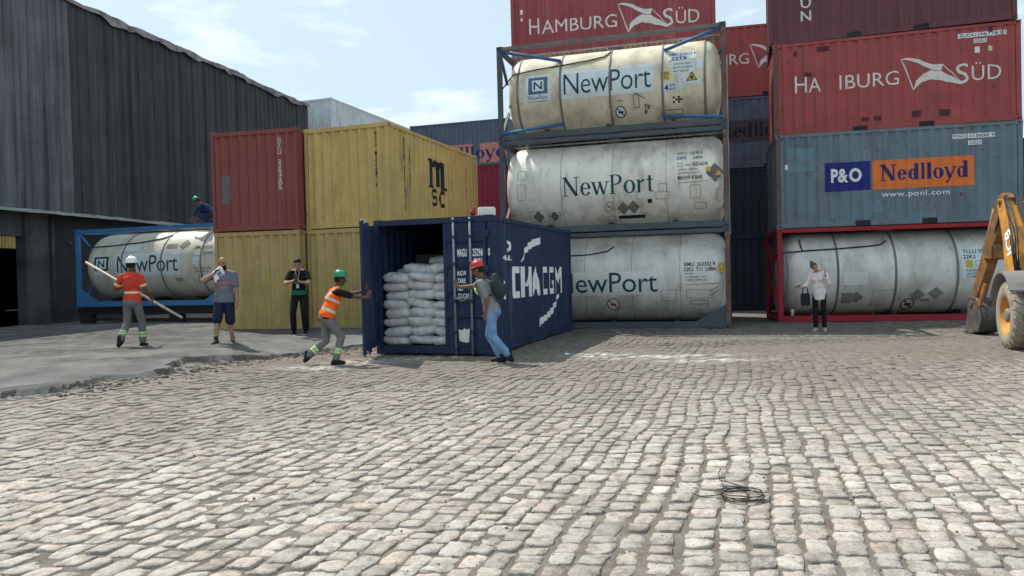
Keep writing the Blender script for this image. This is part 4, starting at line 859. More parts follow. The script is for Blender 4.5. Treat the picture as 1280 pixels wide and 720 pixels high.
# gasket edge / left jamb of closed door stands at u~1.19..; the open leaf
ang = R(99)
Hp = Vector((-.03, CW-.03, 0))
xd = Vector((-math.cos(R(18.4)), -math.sin(R(18.4)), 0))      # from hinge outwards, towards the camera, slightly left
Tm = Matrix((xd, Vector((xd.y, -xd.x, 0))*-1, Vector((0, 0, 1)))).transposed().to_4x4()
Tm = Matrix.Translation(Hp) @ Tm
od = door('open_door', bl, Tm); od['label'] = 'door leaf swung wide open to the front'
d = Decal(); d.text('MAGU', 1.75, 1.83, 1.94, 1.98, .03); d.text('252960', 2.05, 1.83, 2.29, 1.98, .03); d.text('0', 2.36, 1.83, 2.40, 1.98, .03); d.text('22G1', 2.07, 1.66, 2.24, 1.80, .03)
d.text('M.G.W', 1.74, 1.48, 1.92, 1.57, .03); d.text('TARE', 1.74, 1.34, 1.90, 1.43, .03); d.text('NET', 1.74, 1.20, 1.86, 1.29, .03); d.text('CU.CAP.', 1.74, 1.06, 1.98, 1.15, .03); d.text('30480', 2.10, 1.50, 2.24, 1.57, .02); d.text('2230', 2.10, 1.36, 2.22, 1.43, .02); d.text('28250', 2.10, 1.22, 2.24, 1.29, .02)
d.poly([(1.75, .26), (1.94, .22), (1.96, .50), (1.90, .47), (1.86, .50), (1.80, .46), (1.73, .48)], 0, 0)
d.wrap('door_lettering', ['letter_white2'], dr, lambda u, v, dd: (-.012-dd, CW-u, v))
d = Decal()
for a, b, c in ((1.90, 2.42, .0),): pass
def strike(s, u0, v0, u1, v1): d.text(s, u0, v0, u1, v1, .012)
def blk(ch, u, w, a=1.00, b=1.64, t=.155):
    d.hold(); th = .135
    if ch in 'CG':
        d.poly([(u+.10, a), (u+w, a), (u+w, a+th), (u+.12, a+th)]); d.poly([(u+.12, b-th), (u+w, b-th), (u+w, b), (u+.10, b)], 0, .0004); d.poly([(u, a+.10), (u+.10, a), (u+t, a+.06), (u+t, b-.06), (u+.10, b), (u, b-.10)], 0, .0008)
        if ch == 'G': d.rect(u+w-t, a, u+w, a+.30, 0, .0012); d.rect(u+w*.5, a+.22, u+w, a+.32, 0, .0016)
    elif ch == 'M':
        d.rect(u, a, u+t, b); d.rect(u+w-t, a, u+w, b, 0, .0004); d.poly([(u, b), (u+t*1.1, b), (u+w/2+.02, a+.22), (u+w/2-.06, a+.22)], 0, .0008); d.poly([(u+w-t*1.1, b), (u+w, b), (u+w/2+.06, a+.22), (u+w/2-.02, a+.22)], 0, .0012)
    else:
        d.poly([(u, a), (u+t, a), (u+w/2+.05, b), (u+w/2-.08, b)]); d.poly([(u+w-t, a), (u+w, a), (u+w/2+.08, b), (u+w/2-.05, b)], 0, .0004); d.rect(u+.14, a+.15, u+w-.14, a+.24, 0, .0008)
    d.free()
for c_, u_, w_ in (('C', 1.22, .44), ('M', 1.84, .66), ('A', 2.56, .62), ('C', 3.38, .46), ('G', 3.92, .48), ('M', 4.48, .66)): blk(c_, u_, w_)
d.band([(2.05, 1.98), (2.35, 2.14), (2.75, 2.24), (3.3, 2.30)], [(1.98, 1.86), (2.40, 2.00), (2.80, 2.09), (3.3, 2.15)]); d.band([(1.98, 1.90), (2.12, 1.98)], [(1.86, 1.72), (1.98, 1.80)])
d.band([(3.05, .48), (3.6, .54), (4.1, .66), (4.5, .82)], [(3.05, .30), (3.6, .40), (4.15, .52), (4.5, .70)]); d.band([(4.5, .84), (4.75, 1.0)], [(4.5, .74), (4.80, .92)])
d.text('4ALL', .72, 1.76, 1.30, 1.86, .02); d.ring(1.02, 2.04, .11, .06, 0, 0, 10, -math.pi*.6, math.pi*.6, 1.2); d.poly([(.9, 1.93), (1.1, 1.98), (.86, 1.90)], 0, 0)
side_decal(d, 'lettering', ['letter_white2'], bl)
d = Decal(); d.rect(3.0, 1.18, 3.12, 1.30, 0, 0); d.rect(4.8, .35, 4.9, .42, 0, 0); d.rect(.75, 1.0, .80, 1.22, 1, 0); d.rect(.76, 1.30, .79, 1.36, 1, 0); side_decal(d, 'repair_patch', ['rust_frame', 'letter_white2'], bl)
# inner side wall lining so the inside is dark steel
# sacks
Wm = Matrix.Translation(bl.location) @ Matrix.Rotation(bl.rotation_euler.z, 4, 'Z')
def sack_mesh(i):
    q = G(); n = 14; L_, D_, T_ = .62, .44, .195; v = []
    for a in range(n+1):
        for b in range(2*n):
            th = math.pi*a/n; ph = math.pi*b/n
            e = lambda x, p: math.copysign(abs(x)**p, x)
            x = e(math.cos(th), .55); r = abs(math.sin(th))**.62
            y = e(math.cos(ph), .65)*r; z = e(math.sin(ph), .85)*r
            nn = mnoise.noise(Vector((x*2+i*9, y*2, z*2+i)))*.22; n2 = mnoise.noise(Vector((x*5+i*5, y*5, z*3)))*.13+abs(mnoise.noise(Vector((x*11+i, y*3, i))))*.07*abs(x)**2
            v.append((x*L_/2*(1+.25*nn), y*D_/2*(1+.3*nn), z*T_/2*(1+nn+n2)*(1-.25*abs(x)**6)+mnoise.noise(Vector((x+i*3, i, 0)))*.03))
    q.add(v, [(a*2*n+b, a*2*n+(b+1) % (2*n), (a+1)*2*n+(b+1) % (2*n), (a+1)*2*n+b) for a in range(n) for b in range(2*n)], True)
    me = q.mesh('sack'); me.materials.append(M['sack']); return me
sm_ = [sack_mesh(i) for i in range(6)]
ordn = ['bottom', 'second', 'third', 'fourth', 'fifth', 'sixth', 'seventh', 'eighth', 'ninth', 'tenth']
colw = ['against the left wall', 'in the middle of the doorway', 'beside the closed door']
def sack(x, y, z, tilt, label, yaw=0.):
    p = Wm @ Vector((x, y, z)); o = link('sack', rng.choice(sm_)); o.location = p
    o.rotation_euler = (rng.uniform(-.06, .06), tilt, Wm.to_euler().z+math.pi/2+yaw+(math.pi if rng.random() < .5 else 0)); o.scale = (rng.uniform(.96, 1.06), rng.uniform(.95, 1.05), rng.uniform(.92, 1.1))
    tag(o, label, 'sack', 'white sacks piled inside the blue container')
hh = [[], [], []]
for c_ in range(4):
    nlay = 8 if c_ else 8
    for k in range(nlay):
        u = .36+c_*.53+(.05 if k % 2 else -.03)+rng.uniform(-.03, .03); z = .165+.09+k*.172+rng.uniform(-.012, .012)+(.02 if c_ == 1 else 0)
        if c_ == 3 : 
            if k > 7: continue
            lab = 'white sack in the '+ordn[k]+' layer, behind the closed door'
        else: lab = 'white sack in the '+ordn[k]+' layer from the floor, '+colw[c_]
        sack(.32+rng.uniform(-.03, .03), CW-u, z, rng.choice((-1, 1))*rng.uniform(.0, .13), lab)
for i, (u, z, x, w_) in enumerate(((.72, 1.63, .55, 'slumped on top of the pile at left'), (1.18, 1.64, .50, 'slumped on top of the pile in the middle'), (1.62, 1.62, .55, 'slumped on top of the pile at right'),
                                   (1.05, 1.80, 1.0, 'in the raised second row behind the front pile'), (1.62, 1.80, 1.0, 'in the raised second row beside the door'), (1.30, 1.97, 1.15, 'topmost at the back of the pile'), (1.80, 1.97, 1.15, 'topmost at the back by the door'))):
    sack(x, CW-u, z, rng.uniform(-.12, .12), 'white sack '+w_)
for c_ in range(4):       # second row, only its upper layers can be seen
    for k in (7, 8): sack(.95, CW-(.10+.27+c_*.55), .165+.09+k*.172-.05, 0, 'white sack of the second row, '+('left wall', 'left middle', 'right middle', 'right wall')[c_]+(', upper' if k == 8 else ', lower'))
p = Wm @ Vector((1.35, CW-.55, .16)); q = thing('plywood_board', 'brown plywood board standing upright behind the sacks', 'board', p, Wm.to_euler().z)
G().box(-.02, .02, -.28, .28, 0, 1.78, .004).build('panel', 'plywood', q); G().box(-.05, -.02, .20, .28, 0, 1.78, .004).build('batten', 'plywood', q); G().box(-.05, -.02, -.28, -.20, 0, 1.78, .004).build('batten', 'plywood', q)

# ------------------------------------------------------------------ warehouse
WA = Vector((-16.5, 23.8, 0)); WD = Vector((.19, .98, 0)).normalized(); WNm = Vector((WD.y, -WD.x, 0))      # outward normal (to the right)
wh = thing('warehouse', 'dark corrugated warehouse filling the left side with an open doorway', 'warehouse', WA, math.atan2(WD.y, WD.x))
# local: x along wall (s), -y outward
def clad(a, b, m, z0, off, seed, topf):
    q = G(); us = []; u = a
    pit = .92 if m == 'clad_dark' else .62
    prs = ((0, 0), (.05, .065), (.11, .065), (.165, 0), (.48, .0), (.52, .03), (.56, .03), (.60, 0))
    while u < b:
        for t_, d_ in prs: us.append((u+t_*pit, d_))
        u += pit
    us = [x for x in us if x[0] < b]+[(b, 0)]
    v = []; n = 7
    for u, d_ in us:
        tz = topf(u)
        for k in range(n+1):
            z = z0+(tz-z0)*k/n; w = .05*(float(vn(u*.6+seed, z*.35, 1, 3, seed))-.5)+.03*math.floor(k/3.5)*0
            v.append((u, -off-d_-w, z))
    q.add(v, [(i*(n+1)+k, (i+1)*(n+1)+k, (i+1)*(n+1)+k+1, i*(n+1)+k+1) for i in range(len(us)-1) for k in range(n)]); return q.build('cladding', m, wh)
topf = lambda u: 11.78+.02*u+.20*(float(vn(u*.4, 3.3, 1, 4, 6))-.5)*2*.6
clad(-16, 3.2, 'clad_light', 4.10, .06, 1, lambda u: topf(u)+.05); clad(3.2, 22.2, 'clad_dark', 4.08, .0, 2, topf)
q = G(); pts = np.arange(-16, 22.3, .35); v = []
for i, u in enumerate(pts):
    z = topf(u)+.06; w = .07*(float(vn(u*1.7, 0, 1, 3))-.5)*2; dz = .14+.42*max(0., float(vn(u*1.1, 7, 1, 3))-.3) if u > 4 else .14
    v += [(u, -.14-w, z-dz), (u, -.13-w, z+.02+w*.6), (u, .35, z+.05)]
q.add(v, [(3*i+k, 3*i+3+k, 3*i+4+k, 3*i+1+k) for i in range(len(pts)-1) for k in (0, 1)]); q.build('roof_flashing', 'flashing', wh)
q = G(); q.add([(-16, .2, 11.7), (22.2, .2, 12.2), (22.2, 9, 14.0), (-16, 9, 13.5), (22.2, 18, 12.2), (-16, 18, 11.7)], [(0, 1, 2, 3), (3, 2, 4, 5)]); q.build('roof', 'roof_sheet', wh)
q = G(); q.add([(22.2, .02, 0), (22.2, 18, 0), (22.2, 18, 12.2), (22.2, 9, 14.0), (22.2, .02, 12.2)], [(0, 1, 2, 3, 4)]); q.build('gable_wall', 'clad_dark', wh)
q = G(); q.box(-16, 17.2, 17.8, 18, 0, 11.8); q.box(19.2, 22.2, 17.8, 18, 0, 11.8); q.box(17.2, 19.2, 17.8, 18, 0, 3.9); q.box(17.2, 19.2, 17.8, 18, 4.9, 11.8); q.build('rear_wall', 'wall_black', wh)
G().box(-16, -15.8, .3, 17.8, 0, 11.8).build('end_wall', 'wall_black', wh)
# eave canopy: ragged tin edge
q = G(); pts = np.arange(-16, 22.2, .12); v = []
for i, u in enumerate(pts):
    w = .035*math.sin(u*2*math.pi/.24*1.0+1); z = 4.02+.05*(float(vn(u*1.4, 9, 1, 3))-.5); v += [(u, -.62-.03*float(vn(u*3, 2, 1)), z-.05+w*.5), (u, .05, z+.16+w*.3)]
q.add(v, [(2*i, 2*i+2, 2*i+3, 2*i+1) for i in range(len(pts)-1)], True); q.build('canopy', 'galv', wh)
q = G(); q.box(2.0, 22, .05, .25, 0, 4.1); q.build('lower_wall', 'wall_black', wh)
G().box(1.02, 2.0, -.05, .35, 0, 4.05, .02).build('pillar', 'concrete_dark', wh)
G().box(-16, 1.02, .05, .3, 3.2, 4.1, .01).build('lintel', 'concrete_dark', wh); G().box(-16, -1.6, .05, .3, 0, 3.2).build('lower_wall', 'wall_black', wh)
q = G(); q.tube([(2.12, -.1, .5), (2.12, -.1, 3.9)], .05, 10); q.build('downpipe', 'concrete_dark', wh)
G().box(-1.6, 12, .3, 17.8, .16, .2).build('floor', 'concrete_dark', wh)
d = Decal(); d.text('E', 0, 0, .22, .30, .02); d.rect(0, -.14, .2, -.08); d.wrap('wall_sign', ['concrete_dark'], wh, lambda u, v, dd: (3.35+u, .035, 2.45+v))
G().box(2.9, 3.1, -.02, .05, 3.0, 3.1, .01).build('wall_lamp', 'concrete_dark', wh)
# yellow sheet seen through the doorway
q = thing('sheet_wall', 'patch of pale yellow corrugated sheet wall seen through the warehouse doorway and rear window', 'wall', WA-WNm*21, math.atan2(WD.y, WD.x))
g_ = G(); v = []
for k in range(90): v += [(13+k*.12, .05*(k % 2), 0), (13+k*.12, .05*(k % 2), 7)]
g_.add(v, [(2*i, 2*i+2, 2*i+3, 2*i+1) for i in range(89)]); g_.build('sheet', 'ct_yellow', q); G().box(13, 23.6, .08, .2, 0, 7.02).build('backing', 'fr_brown', q)

# ------------------------------------------------------------------ people
def remesh(gm, name, vox, mats, parent, fn=None, smooth=2):
    me = gm.mesh('tmp'); o = bpy.data.objects.new('tmp', me); S.collection.objects.link(o)
    m_ = o.modifiers.new('r', 'REMESH'); m_.mode = 'VOXEL'; m_.voxel_size = vox
    if smooth: s_ = o.modifiers.new('s', 'SMOOTH'); s_.iterations = smooth; s_.factor = .5
    bpy.context.view_layer.update(); dg = bpy.context.evaluated_depsgraph_get(); m2 = bpy.data.meshes.new_from_object(o.evaluated_get(dg))
    bpy.data.objects.remove(o); bpy.data.meshes.remove(me); m2.name = name
    m2.materials.clear()
    for x in mats: m2.materials.append(M[x])
    m2.polygons.foreach_set('use_smooth', [True]*len(m2.polygons))
    if fn:
        n = len(m2.polygons); c = np.empty(n*3, np.float32); m2.polygons.foreach_get('center', c); idx = fn(c.reshape(-1, 3)); m2.polygons.foreach_set('material_index', idx.astype(np.int32))
    return link(name, m2, parent)
def ik(a, t, l1, l2, pole):
    a = Vector(a); t = Vector(t); d = t-a; L_ = min(d.length, (l1+l2)*.995); n = d.normalized(); t = a+n*L_
    x = (l1*l1-l2*l2+L_*L_)/(2*L_); h = math.sqrt(max(0, l1*l1-x*x)); p = Vector(pole); p = (p-n*p.dot(n)); p = p.normalized() if p.length > 1e-4 else Vector((0, 1, 0))
    return a+n*x+p*h, t
def person(label, pos, face, H=1.75, pelvis=(0, 0, .93), lean=(0, 0), neck=(0, 0), head=(0, 0), turn=0., hands=(None, None), elbows=(None, None), feet=((.1, 0), (-.1, 0)), knees=None, hand_dir=(None, None),
           skin='skin_brown', top=None, vest=None, pants=None, shoes='boot_black', hair=None, hat=None, beard=False, female=False, shorts=False, fin_curl=(.5, .5), legband=None, mats=None, hips=0., foot_up=(0, 0), foot_pitch=(0, 0), topfn=None, toe=(0, 0), sleeve=.6, shirt_len=0., bulk=1.):
    """local frame: +y forward, +x to the person's right... index 0 = right side (x>0), 1 = left side"""
    k = H/1.75; t = thing('person', label, 'person', pos, face, 'people at work and waiting in the yard')
    V3 = lambda x: Vector(x)
    P = Vector(pelvis)*1.0; ls, lf = lean     # lean sideways (to +x), forward (to +y) in radians
    RT = Matrix.Rotation(ls, 3, 'Y') @ Matrix.Rotation(-lf, 3, 'X') @ Matrix.Rotation(turn, 3, 'Z')
    RP = Matrix.Rotation(ls*.5, 3, 'Y') @ Matrix.Rotation(-lf*.5, 3, 'X') @ Matrix.Rotation(turn*.3, 3, 'Z')
    lum = P+RP @ V3((0, 0, .10*k)); chest = lum+RT @ V3((0, .0, .24*k)); nb = lum+RT @ V3((0, -.01*k, .43*k))
    sw = (.168 if female else .188)*k; bw = (.88 if female else 1.)*bulk
    RN = RT @ Matrix.Rotation(neck[0], 3, 'Y') @ Matrix.Rotation(-neck[1], 3, 'X')
    hb = nb+RN @ V3((0, .02*k, .09*k)); RH = RN @ Matrix.Rotation(head[0], 3, 'Y') @ Matrix.Rotation(-head[1], 3, 'X') @ Matrix.Rotation(neck[2] if len(neck) > 2 else 0, 3, 'Z')
    hc = hb+RH @ V3((0, .015*k, .095*k))       # centre of the head
    sh = [lum+RT @ V3((s*sw, -.01*k, .375*k)) for s in (1, -1)]
    hp = [P+RP @ V3((s*.088*k, 0, -.01*k)) for s in (1, -1)]
    ank = []; knee = []; 
    for i, s in enumerate((1, -1)):
        f = feet[i]; a = V3((f[0], f[1], .085*k+foot_up[i])); kn, a2 = ik(hp[i], a, .435*k, .42*k, (knees[i] if knees else (0.1*s, 1, 0))); ank.append(a2); knee.append(kn)
    wr = []; el = []; hdv = []
    for i, s in enumerate((1, -1)):
        tgt = V3(hands[i]) if hands[i] is not None else sh[i]+V3((s*.07*k, .05*k, -.53*k))
        e_, w_ = ik(sh[i], tgt, .285*k, .255*k, (elbows[i] if elbows[i] is not None else (s*.3, -1, -.1))); el.append(e_); wr.append(w_)
        hdv.append(V3(hand_dir[i]).normalized() if hand_dir[i] is not None else (w_-e_).normalized())
    g = G()
    I = lambda c, r, Rm=None: g.ell(c, r, Rm, 10)
    # torso
    I(P+RP @ V3((0, 0, .02*k)), (.155*k*bw, .108*k*bw, .125*k), RP); I(P+RP @ V3((0, -.03*k, -.03*k)), (.145*k*bw, .10*k*bw, .10*k), RP)
    I(lum+RT @ V3((0, .012*k*bulk, .06*k)), (.138*k*bw, .100*k*bw*bulk, .16*k), RT); I(chest+RT @ V3((0, .005*k, .0)), (.158*k*bw, .112*k*bw, .17*k), RT); I(lum+RT @ V3((0, -.015*k, .34*k)), (.165*k*bw, .085*k, .085*k), RT)
    if female:
        for s in (1, -1): I(chest+RT @ V3((s*.065*k, .085*k, .02*k)), (.055*k, .045*k, .055*k), RT)
    g.cap(nb-RN @ V3((0, 0, .03*k)), hb+RN @ V3((0, 0, .04*k)), .055*k*bw, .050*k*bw)
    for s in (1, -1): g.cap(nb+RN @ V3((s*.03*k, 0, .02*k)), sh[0 if s == 1 else 1]+V3((0, 0, .012*k)), .042*k, .045*k)
    # head: cranium, face, jaw, nose, ears
    I(hc+RH @ V3((0, -.012*k, .028*k)), (.074*k, .092*k, .088*k), RH); I(hc+RH @ V3((0, .018*k, -.03*k)), (.060*k, .070*k, .085*k), RH); I(hc+RH @ V3((0, .045*k, -.085*k)), (.036*k, .034*k, .030*k), RH)
    g.cap(hc+RH @ V3((0, .084*k, .012*k)), hc+RH @ V3((0, .108*k, -.026*k)), .009*k, .015*k, 8)
    I(hc+RH @ V3((0, .080*k, .026*k)), (.045*k, .014*k, .010*k), RH); I(hc+RH @ V3((0, .082*k, -.060*k)), (.024*k, .013*k, .011*k), RH)
    for s in (1, -1): I(hc+RH @ V3((s*.075*k, -.008*k, -.005*k)), (.012*k, .020*k, .032*k), RH)
    # arms
    for i, s in enumerate((1, -1)):
        g.cap(sh[i], el[i], .054*k*bw, .040*k*bw); g.cap(sh[i]+(el[i]-sh[i])*.25, sh[i]+(el[i]-sh[i])*.7, .050*k*bw, .044*k*bw); g.cap(el[i], wr[i], .040*k*bw, .027*k*bw); g.cap(el[i]+(wr[i]-el[i])*.15, el[i]+(wr[i]-el[i])*.5, .042*k*bw, .036*k*bw)
        # hand
        hd = hdv[i]; inn = V3((-s, .1, 0)); inn = (inn-hd*inn.dot(hd)); inn = inn.normalized() if inn.length > .1 else V3((0, 1, 0)); wd = hd.cross(inn).normalized()
        if wd.y < 0: wd = -wd       # thumb side forward
        pm = wr[i]+hd*.052*k; Rm = Matrix((wd, inn, hd)).transposed()
        I(pm, (.040*k, .016*k, .050*k), Rm)
        cu = fin_curl[i]
        for j, (o_, ln_) in enumerate(((.030, .070), (.011, .080), (-.010, .074), (-.029, .058))):
            p0 = pm+wd*o_*k+hd*.030*k; d1 = (hd*math.cos(cu*.6)+inn*math.sin(cu*.6)); d2 = (hd*math.cos(cu*1.6)+inn*math.sin(cu*1.6)); d3 = (hd*math.cos(cu*2.4)+inn*math.sin(cu*2.4))
            p1 = p0+d1*ln_*.5*k; p2 = p1+d2*ln_*.32*k; p3 = p2+d3*ln_*.24*k
            g.cap(p0, p1, .0098*k, .009*k, 8); g.cap(p1, p2, .009*k, .0085*k, 8); g.cap(p2, p3, .0085*k, .007*k, 8)
        p0 = wr[i]+hd*.022*k+wd*.026*k; p1 = p0+(wd*.75+hd*.6+inn*.25).normalized()*.040*k; p2 = p1+(wd*.35+hd*.85+inn*.35).normalized()*.032*k
        g.cap(p0, p1, .014*k, .011*k, 8); g.cap(p1, p2, .0105*k, .0085*k, 8)
    # legs
    fdir = []
    for i, s in enumerate((1, -1)):
        g.cap(hp[i], knee[i], .082*k*bw, .054*k*bw); g.cap(knee[i], ank[i], .052*k*bw, .034*k*bw); g.cap(knee[i]+(ank[i]-knee[i])*.12+V3((0, -.012*k, 0)), knee[i]+(ank[i]-knee[i])*.45+V3((0, -.014*k, 0)), .050*k*bw, .042*k*bw)
        fd = Matrix.Rotation(-toe[i], 3, 'Z') @ Matrix.Rotation(-foot_pitch[i], 3, 'X') @ V3((0, 1, 0)); fdir.append(fd)
        g.cap(ank[i]+V3((0, 0, -.045*k))-fd*.03*k, ank[i]+V3((0, 0, -.052*k))+fd*.13*k, .034*k, .026*k)
    RHi = RH.inverted(); hcc = np.array(hc); RA = np.array(RHi)
    def skinfn(c):
        q = (c-hcc) @ RA.T/k; idx = np.zeros(len(c), int); fr = q[:, 1] > .055
        for s in (1, -1):
            idx[fr & (np.hypot((q[:, 0]-s*.031)/.015, (q[:, 2]-.008)/.007) < 1)] = 2
            idx[fr & (np.hypot((q[:, 0]-s*.032)/.022, (q[:, 2]-.034)/.0055) < 1)] = 1
        idx[fr & (np.hypot(q[:, 0]/.024, (q[:, 2]+.060)/.009) < 1)] = 3
        if beard:
            bd = (q[:, 2] < -.035) & (q[:, 1] > -.02) & (q[:, 2] > -.14) & (np.abs(q[:, 0]) < .085) & (idx != 3); idx[bd] = 1
        return idx
    remesh(g, 'body', .0072, [skin, 'hair_black', 'eye_dark', 'lips'], t, skinfn, 2)
    # clothes
    if top:
        g = G(); I = lambda c, r, Rm=None: g.ell(c, r, Rm, 10); e = .016*k
        I(P+RP @ V3((0, 0, .04*k-shirt_len*.5)), (.165*k*bw+e, .118*k*bw+e, (.10+shirt_len)*k+e), RP); I(lum+RT @ V3((0, .012*k*bulk, .06*k)), (.140*k*bw+e, .103*k*bw*bulk+e, .17*k), RT)
        I(chest, (.160*k*bw+e, .116*k*bw+e, .17*k), RT); I(lum+RT @ V3((0, -.015*k, .335*k)), (.168*k*bw+e, .088*k+e, .085*k), RT)
        Ah = Matrix.Translation(P) @ RP.to_4x4() @ Matrix.Diagonal((1, .76 if not female else .80, 1, 1)); rh = .164*k*bw+e
        g.lathe([(.001, (-.055-shirt_len)*k), (rh*.98, (-.055-shirt_len)*k), (rh*1.02, (-.03-shirt_len)*k), (rh, .03*k), (rh*.95, .10*k), (.001, .12*k)], 'Z', 24, Ah)
        if female:
            for s in (1, -1): I(chest+RT @ V3((s*.065*k, .085*k, .02*k)), (.058*k, .05*k, .058*k), RT)
        g.cap(nb-RN @ V3((0, 0, .04*k)), nb+RN @ V3((0, 0, .012*k)), .066*k, .058*k)
        for i, s in enumerate((1, -1)):
            g.cap(nb+RN @ V3((s*.03*k, 0, .0)), sh[i]+V3((0, 0, .01*k)), .05*k, .056*k)
            if sleeve <= 1: g.cap(sh[i], sh[i]+(el[i]-sh[i])*sleeve, .066*k*bw, .062*k*bw)
            else: g.cap(sh[i], el[i], .068*k*bw, .058*k*bw); g.cap(el[i], el[i]+(wr[i]-el[i])*(sleeve-1), .058*k*bw, .048*k)
        ctx = dict(P=np.array(P), sh=[np.array(x) for x in sh], el=[np.array(x) for x in el], lum=np.array(lum), nb=np.array(nb), k=k, RT=np.array(RT.inverted()), ch=np.array(chest))
        remesh(g, 'vest_and_shirt' if False else ('shirt' if female else 't_shirt'), .011, (top if isinstance(top, list) else [top]), t, (lambda c: topfn(c, ctx)) if topfn else None, 2)
    if vest:
        g = G(); I = lambda c, r, Rm=None: g.ell(c, r, Rm, 10); e = .034*k
        I(P+RP @ V3((0, 0, .03*k)), (.165*k*bw+e, .118*k*bw+e, .13*k), RP); I(lum+RT @ V3((0, .01*k, .06*k)), (.142*k*bw+e, .105*k*bw+e, .17*k), RT); I(chest, (.160*k*bw+e, .118*k*bw+e, .175*k), RT)
        I(lum+RT @ V3((0, -.015*k, .345*k)), (.135*k, .088*k+e, .095*k), RT)
        for i, s in enumerate((1, -1)): g.cap(nb+RN @ V3((s*.05*k, 0, -.0)), nb+(sh[i]-nb)*.72+V3((0, 0, .02*k)), .06*k, .062*k)
        Li = np.array(RT.inverted()); lm = np.array(lum)
        def vf(c):
            q = (c-lm) @ Li.T/k; idx = np.zeros(len(c), int)
            idx[(np.abs(q[:, 2]-.02) < .028)] = 1; idx[(np.abs(q[:, 2]-.21) < .022)] = 1; idx[(np.abs(np.abs(q[:, 0])-.10) < .018) & (q[:, 2] > .21)] = 1; return idx
        remesh(g, 'safety_vest', .012, [vest, 'reflect_silver'], t, vf, 2)
    g = G(); e = .013*k
    g.ell(P+RP @ V3((0, -.005*k, -.01*k)), (.160*k*bw+e, .118*k*bw+e, .13*k), RP, 10)
    g.ell(P+RP @ V3((0, -.03*k, -.03*k)), (.150*k*bw+e, .108*k*bw+e, .11*k+e), RP, 10)
    g.lathe([(.001, -.06*k), (.155*k*bw+e, -.06*k), (.153*k*bw+e, .055*k), (.001, .06*k)], 'Z', 24, Matrix.Translation(P) @ RP.to_4x4() @ Matrix.Diagonal((1, .76, 1, 1)))
    for i in (0, 1):
        g.cap(hp[i]+V3((0, 0, -.02*k)), knee[i], .094*k*bw, (.086 if shorts else .073)*k*bw)
        if not shorts: g.cap(knee[i], ank[i]+(knee[i]-ank[i])*.10, .072*k*bw, (.056 if female else .068)*k)
        else: g.cap(knee[i]+(hp[i]-knee[i])*.3, knee[i], .088*k, .088*k)
    kk = [np.array(x) for x in knee]; aa = [np.array(x) for x in ank]
    def pf(c):
        idx = np.zeros(len(c), int)
        if legband:
            for i in (0, 1):
                ax_ = aa[i]-kk[i]; L2 = ax_.dot(ax_); tt = (c-kk[i]) @ ax_/L2; dd_ = np.linalg.norm(c-kk[i]-tt[:, None]*ax_, axis=1)
                near = dd_ < .11*k; idx[near & (np.abs(tt-.52) < .03)] = 1; idx[near & (np.abs(tt-.60) < .022)] = 2; idx[near & (np.abs(tt-.68) < .03)] = 1
        return idx
    remesh(g, 'shorts' if shorts else 'trousers', .011, [pants]+(['reflect_lime', 'reflect_silver'] if legband else []), t, pf, 2)
    for i, s in enumerate((1, -1)):
        g = G(); fd = fdir[i]; up = V3((s*.0, 0, 1)); b0 = ank[i]+V3((0, 0, -.045*k)); nrm = fd.cross(V3((1, 0, 0))).normalized(); nrm = nrm if nrm.z > 0 else -nrm; dn = -nrm
        g.cap(b0-fd*.045*k, b0+fd*.06*k, .044*k, .044*k); g.cap(b0+fd*.05*k+dn*.004*k, b0+fd*.140*k+dn*.012*k, .044*k, .034*k); g.cap(ank[i]+V3((0, 0, .06*k)) if not female else ank[i], b0-fd*.02*k, .046*k, .042*k)
        Rm = Matrix((fd.cross(nrm).normalized(), fd, nrm)).transposed(); g.ell(b0+fd*.045*k+dn*.032*k, (.046*k, .142*k, .016*k), Rm, 8)
        remesh(g, 'boot' if not female else 'shoe', .009, [shoes], t, None, 1)
    if hair:
        g = G(); g.ell(hc+RH @ V3((0, -.018*k, .036*k)), (.081*k, .096*k, .090*k), RH, 10); g.ell(hc+RH @ V3((0, -.05*k, -.01*k)), (.070*k, .055*k, .075*k), RH, 10)
        if hair == 'hair_blond': g.ell(hc+RH @ V3((0, -.07*k, .115*k)), (.042*k, .042*k, .038*k), RH, 10)
        else: g.ell(hc+RH @ V3((0, .02*k, .09*k)), (.06*k, .065*k, .04*k), RH, 10)
        o_ = remesh(g, 'hair', .009, [hair], t, None, 1)
        bm = bmesh.new(); bm.from_mesh(o_.data); RHn = RH
        fr = [v for v in bm.verts if ((RHi @ (v.co-hc)).y > .045*k and (RHi @ (v.co-hc)).z < .062*k) or ((RHi @ (v.co-hc)).z < -.06*k)]
        bmesh.ops.delete(bm, geom=fr, context='VERTS'); bm.to_mesh(o_.data); bm.free()
    if hat:
        g = G(); A = Matrix.Translation(hc+RH @ V3((0, -.005*k, .052*k))) @ RH.to_4x4() @ Matrix.Rotation(R(4), 4, 'X')
        prf = [(.112, .0), (.110, .012), (.106, .035), (.098, .065), (.080, .093), (.050, .110), (.001, .118)]
        g.lathe([(r*k, h*k) for r, h in prf], 'Z', 28, A @ Matrix.Diagonal((.93, 1.10, 1, 1)))
        g.lathe([(r*k, h*k) for r, h in ((.106, .004), (.124, -.006), (.123, -.011), (.105, -.003))], 'Z', 28, A @ Matrix.Translation((0, .012*k, 0)) @ Matrix.Diagonal((.93, 1.16, 1, 1)))
        for xx in (-.022, 0, .022):
            pp = []
            for j in range(9):
                a = R(-60+15*j); pp.append(A @ V3((xx*k, 1.1*.106*k*math.sin(a)*1.0, .012*k+.110*k*math.cos(a))))
            g.tube(pp, .007*k, 6)
        # peak
        v = []; n = 10
